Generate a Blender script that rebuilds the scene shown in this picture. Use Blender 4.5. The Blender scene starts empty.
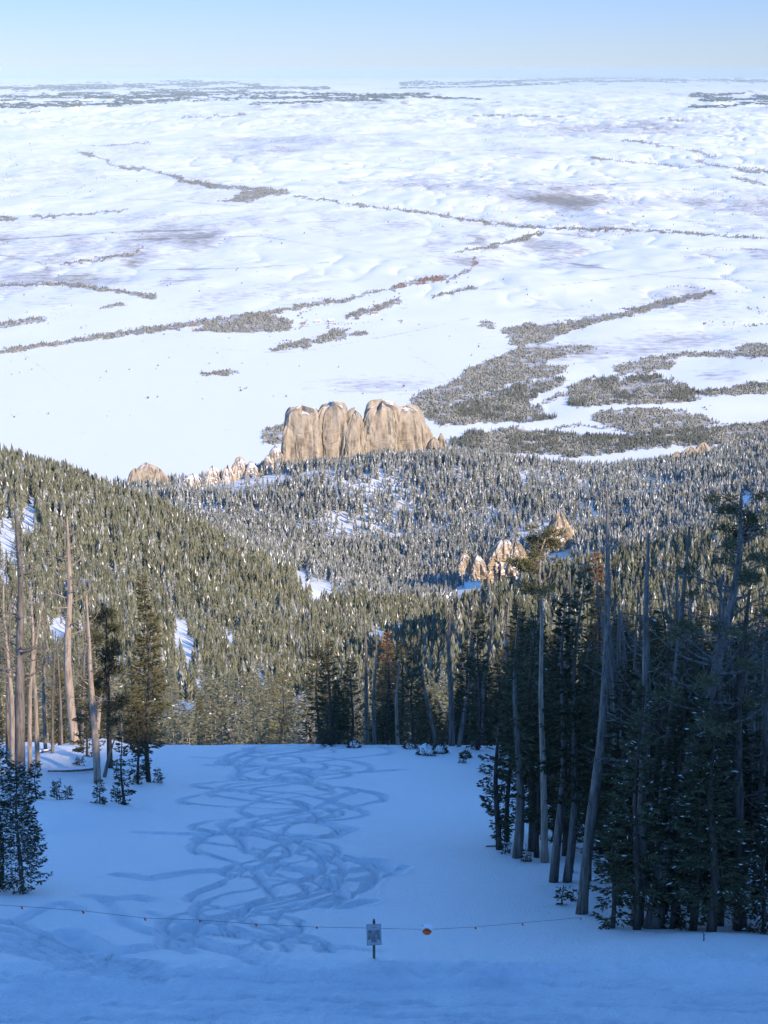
import bpy, math, random
import numpy as np
from mathutils import Vector

rad = math.radians
SC = bpy.context.scene
COL = SC.collection
F = 1911.0                      # focal length in pixels of the 768 x 1024 picture
PITCH = rad(13.03)
CP, SP = math.cos(PITCH), math.sin(PITCH)
random.seed(7)

# ------------------------------------------------------------------ light directions
SUN_EL = rad(25.2)
SUN_AZ = rad(40)                # behind the camera, turned to the right
HX, HY = -math.sin(SUN_AZ), math.cos(SUN_AZ)    # horizontal travel of the light

# ------------------------------------------------------------------ noise
def _hash(ix, iy, seed):
    a = (ix.astype(np.int64) * 374761393 + iy.astype(np.int64) * 668265263 + seed * 974634777) & 0xFFFFFFFF
    a = ((a ^ (a >> 13)) * 1274126177) & 0xFFFFFFFF
    a = a ^ (a >> 16)
    return (a & 0xFFFF) / 32767.5 - 1.0

def vnoise(x, y, seed=0):
    x = np.asarray(x, float); y = np.asarray(y, float)
    ix = np.floor(x); iy = np.floor(y)
    fx = x - ix; fy = y - iy
    fx = fx * fx * fx * (fx * (fx * 6 - 15) + 10); fy = fy * fy * fy * (fy * (fy * 6 - 15) + 10)
    a = _hash(ix, iy, seed); b = _hash(ix + 1, iy, seed)
    c = _hash(ix, iy + 1, seed); d = _hash(ix + 1, iy + 1, seed)
    return (a * (1 - fx) + b * fx) * (1 - fy) + (c * (1 - fx) + d * fx) * fy

def fbm(x, y, octs=4, seed=0, gain=0.5):
    x = np.asarray(x, float); y = np.asarray(y, float)
    s = np.zeros(np.broadcast(x, y).shape); a = 1.0; t = 0.0
    for k in range(octs):
        s = s + a * vnoise(x, y, seed + 17 * k); t += a
        x, y = x * 1.63 + y * 1.21 + 5.2, y * 1.63 - x * 1.21 + 1.3
        a *= gain
    return s / t

def sstep(a, b, x):
    t = np.clip((np.asarray(x, float) - a) / (b - a), 0, 1)
    return t * t * (3 - 2 * t)

# ------------------------------------------------------------------ camera rays
def ray(u, v):
    xc = (u - 384.0) / F; yc = (512.0 - v) / F
    return xc, CP + yc * SP, -SP + yc * CP

def at(u, v, Y):
    x, y, z = ray(u, v)
    return Vector((x * Y / y, Y, z * Y / y))

def v_to_slope(v):
    return np.tan(np.arctan((512.0 - np.asarray(v, float)) / F) - PITCH)

def slope_to_v(s):
    return 512.0 - F * np.tan(np.arctan(s) + PITCH)

def project(x, y, z):
    s = z / y
    v = slope_to_v(s)
    yc = (512 - v) / F
    return 384 + F * (x / y) * (CP + yc * SP), v

# ------------------------------------------------------------------ terrain
UCOL = np.array([-400, -150, 0, 100, 200, 300, 384, 450, 550, 650, 768, 900, 1200], float)
ROWS = {
    130: [735, 745, 746, 746, 745, 744, 744, 744, 746, 744, 740, 736, 730],
    140: [730, 744, 746, 747, 746, 745, 745, 747, 749, 746, 740, 734, 725],
    150: [730, 745, 748, 750, 751, 750, 751, 753, 754, 748, 740, 730, 718],
    170: [735, 750, 757, 762, 768, 768, 769, 770, 766, 753, 737, 722, 700],
    200: [740, 752, 762, 772, 785, 790, 790, 786, 775, 762, 745, 735, 715],
    300: [700, 725, 738, 748, 760, 770, 770, 762, 750, 739, 726, 713, 690],
    420: [650, 672, 690, 706, 722, 738, 737, 726, 710, 696, 681, 665, 640],
    600: [570, 597, 622, 648, 676, 699, 692, 674, 652, 633, 612, 590, 565],
    800: [480, 518, 548, 588, 628, 659, 655, 624, 588, 560, 534, 512, 492],
    1000: [430, 470, 500, 540, 585, 622, 640, 645, 622, 592, 562, 535, 510],
    1200: [400, 428, 453, 490, 530, 585, 618, 622, 598, 566, 528, 490, 460],
    1400: [430, 450, 475, 510, 545, 572, 590, 588, 562, 532, 495, 460, 430],
    1600: [480, 490, 500, 515, 530, 538, 538, 532, 515, 497, 472, 440, 420],
    1760: [530, 522, 505, 497, 490, 472, 459, 457, 478, 476, 455, 432, 408],
    1900: [540, 530, 508, 488, 480, 464, 452, 450, 472, 466, 440, 420, 400],
    2300: [580, 570, 560, 540, 525, 512, 505, 502, 500, 496, 480, 460, 440],
}
_ry = sorted(ROWS)
ZN0 = float(56 * v_to_slope(958)); ZSLOPE = (ZN0 - float(128 * v_to_slope(745))) / 72.0
_near = [56, 62, 70, 80, 90, 100, 110, 120, 126]
_allY = _near + _ry
_tab = []
for Y in _near:
    z = ZN0 - ZSLOPE * (Y - 56)
    _tab.append(np.full(len(UCOL), float(slope_to_v(z / Y))))
for Y in _ry:
    _tab.append(np.array(ROWS[Y], float))
_tab = np.array(_tab)
_NY, _NU = 900, 321
_LY = np.linspace(math.log(56), math.log(2400), _NY)
_UG = np.linspace(-400, 1200, _NU)
_g = np.array([np.interp(_LY, np.log(_allY), _tab[:, k]) for k in range(len(UCOL))]).T
_g = np.array([np.interp(_UG, UCOL, _g[i]) for i in range(_NY)])
def _smooth(g, sig, ax):
    r = int(sig * 3); k = np.exp(-0.5 * (np.arange(-r, r + 1) / sig) ** 2); k /= k.sum()
    pad = [(0, 0), (0, 0)]; pad[ax] = (r, r)
    p = np.pad(g, pad, mode='edge'); out = 0
    for i, w in enumerate(k):
        sl = [slice(None), slice(None)]; sl[ax] = slice(i, i + g.shape[ax])
        out = out + w * p[tuple(sl)]
    return out
_gs = _smooth(_smooth(_g, 5, 0), 7, 1)
_keep = sstep(math.log(118), math.log(135), _LY)[:, None]
_g = _g * (1 - _keep) + _gs * _keep

def table_v(u, y):
    ly = np.clip((np.log(np.maximum(y, 56)) - _LY[0]) / (_LY[1] - _LY[0]), 0, _NY - 1.001)
    uu = np.clip((u - _UG[0]) / (_UG[1] - _UG[0]), 0, _NU - 1.001)
    i = ly.astype(int); j = uu.astype(int); a = ly - i; b = uu - j
    return (_g[i, j] * (1 - a) * (1 - b) + _g[i + 1, j] * a * (1 - b) + _g[i, j + 1] * (1 - a) * b + _g[i + 1, j + 1] * a * b)

PLAIN_Z = -850.0
def plain_height(x, y):
    d = np.hypot(x, y)
    u = 384 + x / np.maximum(y, 1) * F * 0.98
    flat = 1 - sstep(4500, 6500, d) * 1.0
    right = sstep(430, 560, u)
    amp = 3 + 20 * sstep(5200, 8000, d) + 34 * sstep(8500, 16000, d) + 60 * sstep(20000, 45000, d) - 70 * sstep(60000, 110000, d)
    amp = amp + right * 22 * (1 - sstep(9000, 14000, d))
    n = fbm(x / 2600.0, y / 3600.0, 5, 3, 0.5)
    n2 = np.abs(fbm(x / 900.0 + 7, y / 1500.0, 4, 11, 0.55))
    z = PLAIN_Z + amp * n * 1.5 - amp * 0.9 * n2
    n3 = 1 - 2.2 * np.abs(fbm(x / 1500.0 + 0.2 * n, y / 2600.0 + 3, 5, 37, .55))
    z = z + (6 * sstep(6500, 9500, d) + 8 * sstep(11000, 18000, d)) * (1 - sstep(30000, 60000, d)) * n3
    big = fbm(x / 14000.0, y / 9000.0, 4, 29)
    z = z + (60 * sstep(9000, 20000, d) + 70 * sstep(25000, 50000, d) - 100 * sstep(60000, 110000, d)) * big - 70 * sstep(40000, 120000, d)
    gully = np.abs(fbm(x / 420.0 + 0.3 * n, y / 900.0, 3, 31, 0.6))
    z = z - (3.0 * right + 20 * sstep(6000, 9500, d) + 22 * sstep(12000, 20000, d)) * (1 - sstep(30000, 60000, d)) * np.exp(-gully * 7) * sstep(-0.35, 0.35, fbm(x / 5200.0, y / 7000.0, 2, 33))
    return z

def height(x, y, detail=True):
    x = np.asarray(x, float); y = np.asarray(y, float)
    x, y = np.broadcast_arrays(x, y)
    yy = np.maximum(y, 56.0)
    u = 384 + (x / yy) * F * 0.9735
    z = yy * v_to_slope(table_v(u, yy))
    # the slope under and behind the camera
    zb = np.interp(y, [-400, -120, -20, 0, 20, 35, 44, 48, 52, 54.6, 55.6, 56], [95, 28, 2.5, -1.8, -11.0, -20.3, -25.4, -26.5, ZN0 + .38, ZN0 - .02, ZN0 + .08, ZN0])
    z = np.where(y < 56, zb, z)
    s = x * HY - y * HX; t = x * HX + y * HY
    crest = 76 + 1.2 * vnoise(s / 9.0, s * 0 + 3.3, 5) + 2.0 * vnoise(s / 31.0, s * 0 + 1.3, 6)
    crest = crest - 7 * sstep(84, 135, s) - 60 * sstep(500, 900, s) - 60 * sstep(250, 600, -s)
    rid = crest - np.where(t > -150, 0.62, 0.35) * np.abs(t + 150)
    rid = np.where(y < 45, rid, -1e5)
    z = np.maximum(z, rid)
    # plain
    pl = plain_height(x, np.maximum(y, 1))
    w = sstep(2350, 3300, y)
    z = z * (1 - w) + pl * w
    if detail:
        a = sstep(140, 300, y) * (1 - sstep(2300, 3000, y))
        z = z + a * (3.5 * fbm(x / 130.0, y / 160.0, 4, 41) + 1.0 * vnoise(x / 22.0, y / 22.0, 43))
        b = sstep(58, 75, y) * (1 - sstep(160, 260, y))
        side = sstep(8.5, 14, np.abs(x + 2 + (y - 60) * 0.0))
        z = z + b * side * (0.5 * fbm(x / 9.0, y / 9.0, 3, 47) + 0.15)
    return z

def ground(u, v, y0=50.0, y1=3000.0):
    """distance at which the ray through pixel (u, v) meets the ground"""
    Y = np.exp(np.linspace(math.log(y0), math.log(y1), 1500))
    dx, dy, dz = ray(u, v)
    g = height(dx / dy * Y, Y) - dz / dy * Y
    k = np.where(g >= 0)[0]
    i = int(k[0]) if len(k) else len(Y) - 1
    if i > 0 and len(k):
        f = g[i - 1] / (g[i - 1] - g[i]); yy = Y[i - 1] + f * (Y[i] - Y[i - 1])
    else:
        yy = Y[i]
    p = at(u, v, float(yy)); p.z = float(height(p.x, p.y))
    return p

# ------------------------------------------------------------------ object helpers
def fast_mesh(name, V, Fc, mats, parent=None, smooth=True, midx=None):
    V = np.ascontiguousarray(V, np.float32); Fc = np.ascontiguousarray(Fc, np.int32)
    k = Fc.shape[1]
    me = bpy.data.meshes.new(name)
    me.vertices.add(len(V)); me.vertices.foreach_set('co', V.ravel())
    me.loops.add(Fc.size); me.loops.foreach_set('vertex_index', Fc.ravel())
    me.polygons.add(len(Fc))
    me.polygons.foreach_set('loop_start', np.arange(0, Fc.size, k, dtype=np.int32))
    if midx is not None:
        me.polygons.foreach_set('material_index', np.ascontiguousarray(midx, np.int32))
    me.polygons.foreach_set('use_smooth', np.full(len(Fc), smooth, bool))
    me.update(calc_edges=True)
    for m in (mats if isinstance(mats, (list, tuple)) else [mats]):
        me.materials.append(m)
    o = bpy.data.objects.new(name, me); COL.objects.link(o)
    if parent is not None: o.parent = parent
    return o

class Mesh:
    """collects tubes, boxes and other shapes of quads / triangles into one mesh"""
    def __init__(s): s.v = []; s.f = []; s.m = []; s.mat = 0
    def add(s, V, Fc):
        n = len(s.v); s.v.extend([tuple(p) for p in V]); s.f.extend([tuple(n + i for i in f) for f in Fc]); s.m.extend([s.mat] * len(Fc))
    def tube(s, pts, radii, n=7, cap=True, rough=0.0):
        pts = [Vector(p) for p in pts]; V = []; Fc = []
        for i, p in enumerate(pts):
            d = (pts[min(i + 1, len(pts) - 1)] - pts[max(i - 1, 0)])
            if d.length < 1e-9: d = Vector((0, 0, 1))
            d.normalize()
            a = d.cross(Vector((0.31, 0.95, 0.05))); 
            if a.length < 1e-3: a = d.cross(Vector((1, 0, 0)))
            a.normalize(); b = d.cross(a)
            for k in range(n):
                th = 2 * math.pi * k / n; r = radii[i] * (1 + random.uniform(-rough, rough))
                V.append(p + (a * math.cos(th) + b * math.sin(th)) * r)
        for i in range(len(pts) - 1):
            for k in range(n):
                Fc.append((i * n + k, i * n + (k + 1) % n, (i + 1) * n + (k + 1) % n, (i + 1) * n + k))
        if cap:
            Fc.append(tuple(range(n - 1, -1, -1))); Fc.append(tuple((len(pts) - 1) * n + k for k in range(n)))
        s.add(V, Fc)
    def box(s, c, size, rz=0.0, tilt=0.0):
        V = []
        for dx in (-.5, .5):
            for dy in (-.5, .5):
                for dz in (-.5, .5):
                    x, y, z = dx * size[0], dy * size[1], dz * size[2]
                    x, z = x * math.cos(tilt) - z * math.sin(tilt), x * math.sin(tilt) + z * math.cos(tilt)
                    V.append((c[0] + x * math.cos(rz) - y * math.sin(rz), c[1] + x * math.sin(rz) + y * math.cos(rz), c[2] + z))
        s.add(V, [(0, 1, 3, 2), (4, 6, 7, 5), (0, 4, 5, 1), (2, 3, 7, 6), (0, 2, 6, 4), (1, 5, 7, 3)])
    def build(s, name, mats, parent=None, smooth=False):
        me = bpy.data.meshes.new(name); me.from_pydata(s.v, [], s.f)
        for m in (mats if isinstance(mats, (list, tuple)) else [mats]): me.materials.append(m)
        me.polygons.foreach_set('material_index', s.m)
        me.polygons.foreach_set('use_smooth', [smooth] * len(s.f)); me.update()
        o = bpy.data.objects.new(name, me); COL.objects.link(o)
        if parent is not None: o.parent = parent
        return o

def tag(o, label=None, cat=None, group=None, kind=None):
    if label: o['label'] = label
    if cat: o['category'] = cat
    if group: o['group'] = group
    if kind: o['kind'] = kind
    return o

def thing(name, loc, label, cat, group=None, rz=0.0):
    o = bpy.data.objects.new(name, None); COL.objects.link(o)
    o.empty_display_size = 0.2
    o.location = loc; o.rotation_euler = (0, 0, rz)
    return tag(o, label, cat, group)

def copy_tree(o, parent=None):
    c = o.copy(); COL.objects.link(c)
    if parent is not None: c.parent = parent
    for ch in list(KIDS.get(o.name, [])):
        copy_tree(ch, c)
    return c
KIDS = {}

# ------------------------------------------------------------------ materials
def mat(name, rough=0.8, spec=0.2):
    m = bpy.data.materials.new(name); m.use_nodes = True
    nt = m.node_tree; b = nt.nodes['Principled BSDF']
    b.inputs['Roughness'].default_value = rough
    b.inputs['Specular IOR Level'].default_value = spec
    return m, nt, b

def N(nt, t, **kw):
    n = nt.nodes.new(t)
    for k, v in kw.items():
        if k.startswith('_'): setattr(n, k[1:], v)
        else: n.inputs[k.replace('__', ' ')].default_value = v
    return n

def ramp(nt, fac, stops):
    r = nt.nodes.new('ShaderNodeValToRGB')
    e = r.color_ramp.elements
    while len(e) < len(stops): e.new(0.5)
    for k, (p, c) in enumerate(stops):
        e[k].position = p; e[k].color = (*c, 1)
    nt.links.new(fac, r.inputs['Fac'])
    return r.outputs['Color']

def mixc(nt, fac, a, b):
    m = nt.nodes.new('ShaderNodeMix'); m.data_type = 'RGBA'
    for s, v in ((m.inputs['Factor'], fac), (m.inputs['A'], a), (m.inputs['B'], b)):
        if hasattr(v, 'is_linked'): nt.links.new(v, s)
        elif isinstance(v, (int, float)): s.default_value = v
        else: s.default_value = (*v, 1)
    # colour sockets share names; link by identifier
    return m

def mix_rgb(nt, fac, a, b):
    m = nt.nodes.new('ShaderNodeMixRGB')
    for s, v in ((m.inputs[0], fac), (m.inputs[1], a), (m.inputs[2], b)):
        if hasattr(v, 'is_linked'): nt.links.new(v, s)
        elif isinstance(v, (int, float)): s.default_value = v
        else: s.default_value = (*v, 1)
    return m.outputs[0]

SNOW = (0.80, 0.85, 0.93)
def snow_material(name, near):
    m, nt, b = mat(name, 0.65, 0.15)
    geo = N(nt, 'ShaderNodeNewGeometry')
    if near:
        n1 = N(nt, 'ShaderNodeTexNoise', Scale=2.2, Detail=6.0, Roughness=0.6)
        nt.links.new(geo.outputs['Position'], n1.inputs['Vector'])
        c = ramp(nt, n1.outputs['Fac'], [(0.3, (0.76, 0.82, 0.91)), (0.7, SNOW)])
        at_ = N(nt, 'ShaderNodeAttribute'); at_.attribute_name = 'churn_shade'
        c = mix_rgb(nt, at_.outputs['Fac'], c, (0.54, 0.63, 0.77))  # churned snow tone, darkened further to put groove shade into the colour
        n2 = N(nt, 'ShaderNodeTexNoise', Scale=9.0, Detail=5.0, Roughness=0.65)
        nt.links.new(geo.outputs['Position'], n2.inputs['Vector'])
        bp = N(nt, 'ShaderNodeBump', Strength=0.8, Distance=0.14)
        nt.links.new(n2.outputs['Fac'], bp.inputs['Height']); nt.links.new(bp.outputs['Normal'], b.inputs['Normal'])
        nt.links.new(c, b.inputs['Base Color'])
    else:
        # scrub, stubble and bare ground showing through the snow
        at_ = N(nt, 'ShaderNodeAttribute'); at_.attribute_name = 'scrub'
        n1 = N(nt, 'ShaderNodeTexNoise', Scale=0.02, Detail=8.0, Roughness=0.7)
        nt.links.new(geo.outputs['Position'], n1.inputs['Vector'])
        thr = N(nt, 'ShaderNodeMath', _operation='ADD'); nt.links.new(at_.outputs['Fac'], thr.inputs[0]); nt.links.new(n1.outputs['Fac'], thr.inputs[1])
        f = ramp(nt, thr.outputs[0], [(0.62, (0, 0, 0)), (1.05 if False else 0.98, (1, 1, 1))])
        c = mix_rgb(nt, f, SNOW, (0.27, 0.25, 0.225))
        nt.links.new(c, b.inputs['Base Color'])
    return m

def foliage_material(name, ca, cb, cc):
    m, nt, b = mat(name, 0.75, 0.12)
    geo = N(nt, 'ShaderNodeNewGeometry')
    oi = N(nt, 'ShaderNodeObjectInfo')
    c = ramp(nt, geo.outputs['Random Per Island'], [(0.0, ca), (0.55, cb), (1.0, cc)])
    h = N(nt, 'ShaderNodeHueSaturation', Saturation=1.0)
    mr = N(nt, 'ShaderNodeMapRange'); mr.inputs['To Min'].default_value = 0.7; mr.inputs['To Max'].default_value = 1.35
    nt.links.new(oi.outputs['Random'], mr.inputs['Value']); nt.links.new(mr.outputs['Result'], h.inputs['Value'])
    nt.links.new(c, h.inputs['Color']); nt.links.new(h.outputs['Color'], b.inputs['Base Color'])
    return m

def plain_mat(name, col, rough=0.7, spec=0.3, noise=0.0, scale=6.0):
    m, nt, b = mat(name, rough, spec)
    if noise:
        tc = N(nt, 'ShaderNodeTexCoord')
        n1 = N(nt, 'ShaderNodeTexNoise', Scale=scale, Detail=5.0)
        nt.links.new(tc.outputs['Object'], n1.inputs['Vector'])
        c = ramp(nt, n1.outputs['Fac'], [(0.25, tuple(k * (1 - noise) for k in col)), (0.75, tuple(min(1, k * (1 + noise)) for k in col))])
        nt.links.new(c, b.inputs['Base Color'])
    else:
        b.inputs['Base Color'].default_value = (*col, 1)
    return m

def bark_material(name, ca, cb, dark):
    m, nt, b = mat(name, 0.85, 0.15)
    tc = N(nt, 'ShaderNodeTexCoord')
    mp = N(nt, 'ShaderNodeMapping'); mp.inputs['Scale'].default_value = (9, 9, 0.9)
    nt.links.new(tc.outputs['Object'], mp.inputs['Vector'])
    n1 = N(nt, 'ShaderNodeTexNoise', Scale=1.0, Detail=6.0, Roughness=0.65)
    nt.links.new(mp.outputs['Vector'], n1.inputs['Vector'])
    c = ramp(nt, n1.outputs['Fac'], [(0.32, dark), (0.48, ca), (0.7, cb)])
    nt.links.new(c, b.inputs['Base Color'])
    bp = N(nt, 'ShaderNodeBump', Strength=0.5, Distance=0.03)
    nt.links.new(n1.outputs['Fac'], bp.inputs['Height']); nt.links.new(bp.outputs['Normal'], b.inputs['Normal'])
    return m

def rock_material(name, ca, cb, dark, scale=0.05, snow=0.78):
    m, nt, b = mat(name, 0.9, 0.1)
    geo = N(nt, 'ShaderNodeNewGeometry')
    mp = N(nt, 'ShaderNodeMapping'); mp.inputs['Scale'].default_value = (scale * 3, scale * 3, scale * 0.6)
    nt.links.new(geo.outputs['Position'], mp.inputs['Vector'])
    n1 = N(nt, 'ShaderNodeTexNoise', Scale=1.0, Detail=8.0, Roughness=0.65)
    nt.links.new(mp.outputs['Vector'], n1.inputs['Vector'])
    c = ramp(nt, n1.outputs['Fac'], [(0.36, dark), (0.46, ca), (0.62, cb)])
    sx = N(nt, 'ShaderNodeSeparateXYZ'); nt.links.new(geo.outputs['Normal'], sx.inputs[0])
    n2 = N(nt, 'ShaderNodeTexNoise', Scale=scale * 5, Detail=4.0)
    nt.links.new(geo.outputs['Position'], n2.inputs['Vector'])
    ad = N(nt, 'ShaderNodeMath', _operation='MULTIPLY_ADD'); ad.inputs[1].default_value = 0.5; 
    nt.links.new(n2.outputs['Fac'], ad.inputs[0]); nt.links.new(sx.outputs['Z'], ad.inputs[2])
    f = ramp(nt, ad.outputs[0], [(0.0, (0, 0, 0)), (0.5, (0, 0, 0)), (0.51, (1, 1, 1))])
    # snow lies where the rock is flat enough to hold it
    r = f.node; r.color_ramp.elements[0].position = 0.0
    mr = N(nt, 'ShaderNodeMapRange'); mr.inputs['From Min'].default_value = snow + 0.17; mr.inputs['From Max'].default_value = snow + 0.27
    nt.links.new(ad.outputs[0], mr.inputs['Value'])
    c = mix_rgb(nt, mr.outputs['Result'], c, SNOW)
    nt.nodes.remove(r)
    nt.links.new(c, b.inputs['Base Color'])
    return m

M = {}
M['snow_near'] = snow_material('groomed_snow', True)
M['snow_far'] = snow_material('open_snow', False)
M['needles'] = foliage_material('spruce_needles', (0.040, 0.045, 0.027), (0.070, 0.074, 0.043), (0.11, 0.108, 0.065))
M['needles_olive'] = foliage_material('olive_needles', (0.075, 0.078, 0.04), (0.12, 0.118, 0.062), (0.17, 0.155, 0.085))
M['needles_rust'] = foliage_material('rusty_needles', (0.16, 0.08, 0.04), (0.24, 0.12, 0.06), (0.28, 0.17, 0.09))
M['needles_far'] = foliage_material('slope_needles', (0.105, 0.12, 0.085), (0.165, 0.18, 0.13), (0.245, 0.26, 0.20))
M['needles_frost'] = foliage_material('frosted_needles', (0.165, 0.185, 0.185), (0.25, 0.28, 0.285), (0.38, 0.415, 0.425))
M['snow_tuft'] = plain_mat('bough_snow', SNOW, 0.7, 0.15)
M['bark_grey'] = bark_material('grey_bark', (0.13, 0.12, 0.112), (0.23, 0.212, 0.20), (0.05, 0.045, 0.04))
M['bark_pale'] = bark_material('pale_bark', (0.145, 0.132, 0.122), (0.26, 0.238, 0.22), (0.055, 0.05, 0.046))
M['bark_tan'] = bark_material('tan_dead_wood', (0.29, 0.245, 0.205), (0.43, 0.375, 0.325), (0.12, 0.10, 0.085))
M['bark_dark'] = bark_material('dark_bark', (0.07, 0.06, 0.055), (0.13, 0.115, 0.10), (0.03, 0.026, 0.024))
M['rock'] = rock_material('tan_granite', (0.33, 0.285, 0.225), (0.44, 0.395, 0.33), (0.19, 0.165, 0.135), 0.07, 0.90)
M['rock_grey'] = rock_material('grey_granite', (0.33, 0.27, 0.21), (0.46, 0.40, 0.32), (0.16, 0.13, 0.11), 0.05, 0.52)
M['rock_mix'] = rock_material('snow_streaked_granite', (0.33, 0.265, 0.19), (0.44, 0.37, 0.28), (0.17, 0.14, 0.11), 0.06, 0.76)
M['brush'] = foliage_material('bare_branches', (0.12, 0.125, 0.115), (0.18, 0.185, 0.17), (0.26, 0.265, 0.245))
M['brush_red'] = foliage_material('russet_brush', (0.16, 0.10, 0.08), (0.20, 0.13, 0.10), (0.24, 0.16, 0.13))
M['needles_blue'] = foliage_material('foothill_needles', (0.06, 0.07, 0.06), (0.10, 0.11, 0.095), (0.17, 0.18, 0.16))

# ------------------------------------------------------------------ spruces and pines (sprays of needles)
def kites(P, D, L, W, rng):
    """one four-cornered spray per row: base P, direction D, length L, width W"""
    n = len(P)
    D = D / np.maximum(np.linalg.norm(D, axis=1, keepdims=True), 1e-6)
    R = rng.normal(size=(n, 3)); R[:, 2] *= 0.4
    S = np.cross(D, R); S /= np.maximum(np.linalg.norm(S, axis=1, keepdims=True), 1e-6)
    L = L[:, None]; W = W[:, None]
    V = np.stack([P, P + D * L * 0.5 + S * W * 0.5, P + D * L, P + D * L * 0.45 - S * W * 0.5], 1)
    Fc = np.arange(n * 4).reshape(n, 4)
    return V.reshape(-1, 3), Fc

def spruce_crown(h, r, seed, z0=0.12, step=0.32, nper=6, spray=(0.34, 0.11), dens=1.0, ragged=0.35, axis=None, power=0.8):
    rng = np.random.default_rng(seed)
    P = []; D = []
    z = z0 * h
    while z < h * 0.985:
        f = (z - z0 * h) / (h - z0 * h)
        prof = (1 - f) ** power * min(1, 0.45 + f * 5)
        for k in range(nper):
            if rng.random() < ragged * 0.5: continue
            az = rng.uniform(0, 2 * math.pi)
            Lb = r * prof * rng.uniform(1 - ragged, 1.12) + 0.12
            droop = -0.30 + 0.75 * f + rng.uniform(-.12, .12)
            nseg = max(3, int(Lb / (spray[0] * 0.30) * dens))
            t = np.sqrt(rng.uniform(0.03, 1, nseg)) if Lb > 0.5 else rng.uniform(0.0, 1, nseg)
            ca, sa = math.cos(az), math.sin(az)
            bz = z + rng.uniform(-.5, .5) * step + droop * Lb * t + 0.22 * Lb * t ** 3
            cx, cy = axis(z) if axis else (0, 0)
            side = rng.uniform(-0.32, 0.32, nseg) * (1 - t * 0.5) * Lb
            P.append(np.stack([cx + ca * Lb * t - sa * side, cy + sa * Lb * t + ca * side, bz - np.abs(side) * 0.2], 1))
            sg = np.sign(side + 1e-9) * rng.uniform(0.2, 1.0, nseg)
            D.append(np.stack([ca - sa * sg, sa + ca * sg, np.full(nseg, droop * 0.7) + rng.uniform(-.45, .25, nseg)], 1))
        z += step * rng.uniform(0.8, 1.2) * (1 - 0.35 * f)
    P = np.concatenate(P); D = np.concatenate(D)
    L = spray[0] * rng.uniform(0.6, 1.35, len(P)); W = spray[1] * rng.uniform(0.7, 1.3, len(P))
    # leader at the top
    return kites(P, D, L, W, rng)

def pine_tree(h, seed, spread, base_r, path, first=0.45, nbr=26, tuft=0.5, foliage=1.0, twigs=True):
    """limber pine: bent trunk, limbs that curve upwards, tufts of needles at their ends -> trunk Mesh, limb Mesh, crown arrays"""
    rng = np.random.default_rng(seed); rnd = random.Random(seed)
    tr = Mesh(); li = Mesh(); P = []; D = []
    pts = [path(k / 14) for k in range(15)]
    tr.tube(pts, [base_r * (1.25 if k == 0 else 1) * (1 - 0.86 * (k / 14) ** 1.15) for k in range(15)], 9, True, 0.07)
    for b in range(nbr):
        f = first + (0.98 - first) * (b + rnd.random()) / nbr
        o = Vector(path(f)); az = rnd.uniform(0, 2 * math.pi)
        Lb = spread * (1.15 - 0.75 * (f - first) / (1 - first)) * rnd.uniform(0.45, 1.1)
        up = rnd.uniform(0.15, 0.9); r0 = base_r * (1 - 0.8 * f) * rnd.uniform(0.25, 0.45)
        bp = []
        wob = rnd.uniform(-.4, .4)
        for k in range(7):
            t = k / 6
            a2 = az + wob * t + rnd.uniform(-.12, .12)
            bp.append(o + Vector((math.cos(a2) * Lb * t, math.sin(a2) * Lb * t, Lb * (up * t * t * 1.1 + (0.1 - 0.35 * (1 - f)) * t))))
        li.tube(bp, [max(0.012, r0 * (1 - 0.85 * k / 6)) for k in range(7)], 5, False)
        ends = [bp[6], bp[5]]
        if twigs:
            for q in range(rnd.randint(2, 5)):
                k = rnd.randint(2, 5); a2 = az + rnd.choice((-1, 1)) * rnd.uniform(0.4, 1.1); Ls = Lb * rnd.uniform(0.2, 0.45)
                e = bp[k] + Vector((math.cos(a2) * Ls, math.sin(a2) * Ls, Ls * rnd.uniform(0.3, 1.0)))
                m_ = (bp[k] + e) / 2 + Vector((0, 0, -Ls * 0.12))
                li.tube([bp[k], m_, e], [max(0.01, r0 * .35), max(0.008, r0 * .22), 0.006], 4, False); ends.append(e)
        for e in ends:
            if rnd.random() > foliage: continue
            n = rnd.randint(90, 150)
            c = np.array(e) + rng.normal(0, tuft * 0.33, (n, 3)) * np.array([1, 1, 0.6])
            P.append(c); D.append((c - np.array(e)) * 1.5 + rng.normal(0, .25, (n, 3)) + np.array([0, 0, 0.2]))
    if P:
        P = np.concatenate(P); D = np.concatenate(D)
        cr = kites(P, D, rng.uniform(.10, .24, len(P)), rng.uniform(.028, .055, len(P)), rng)
    else: cr = None
    return tr, li, cr

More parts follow.
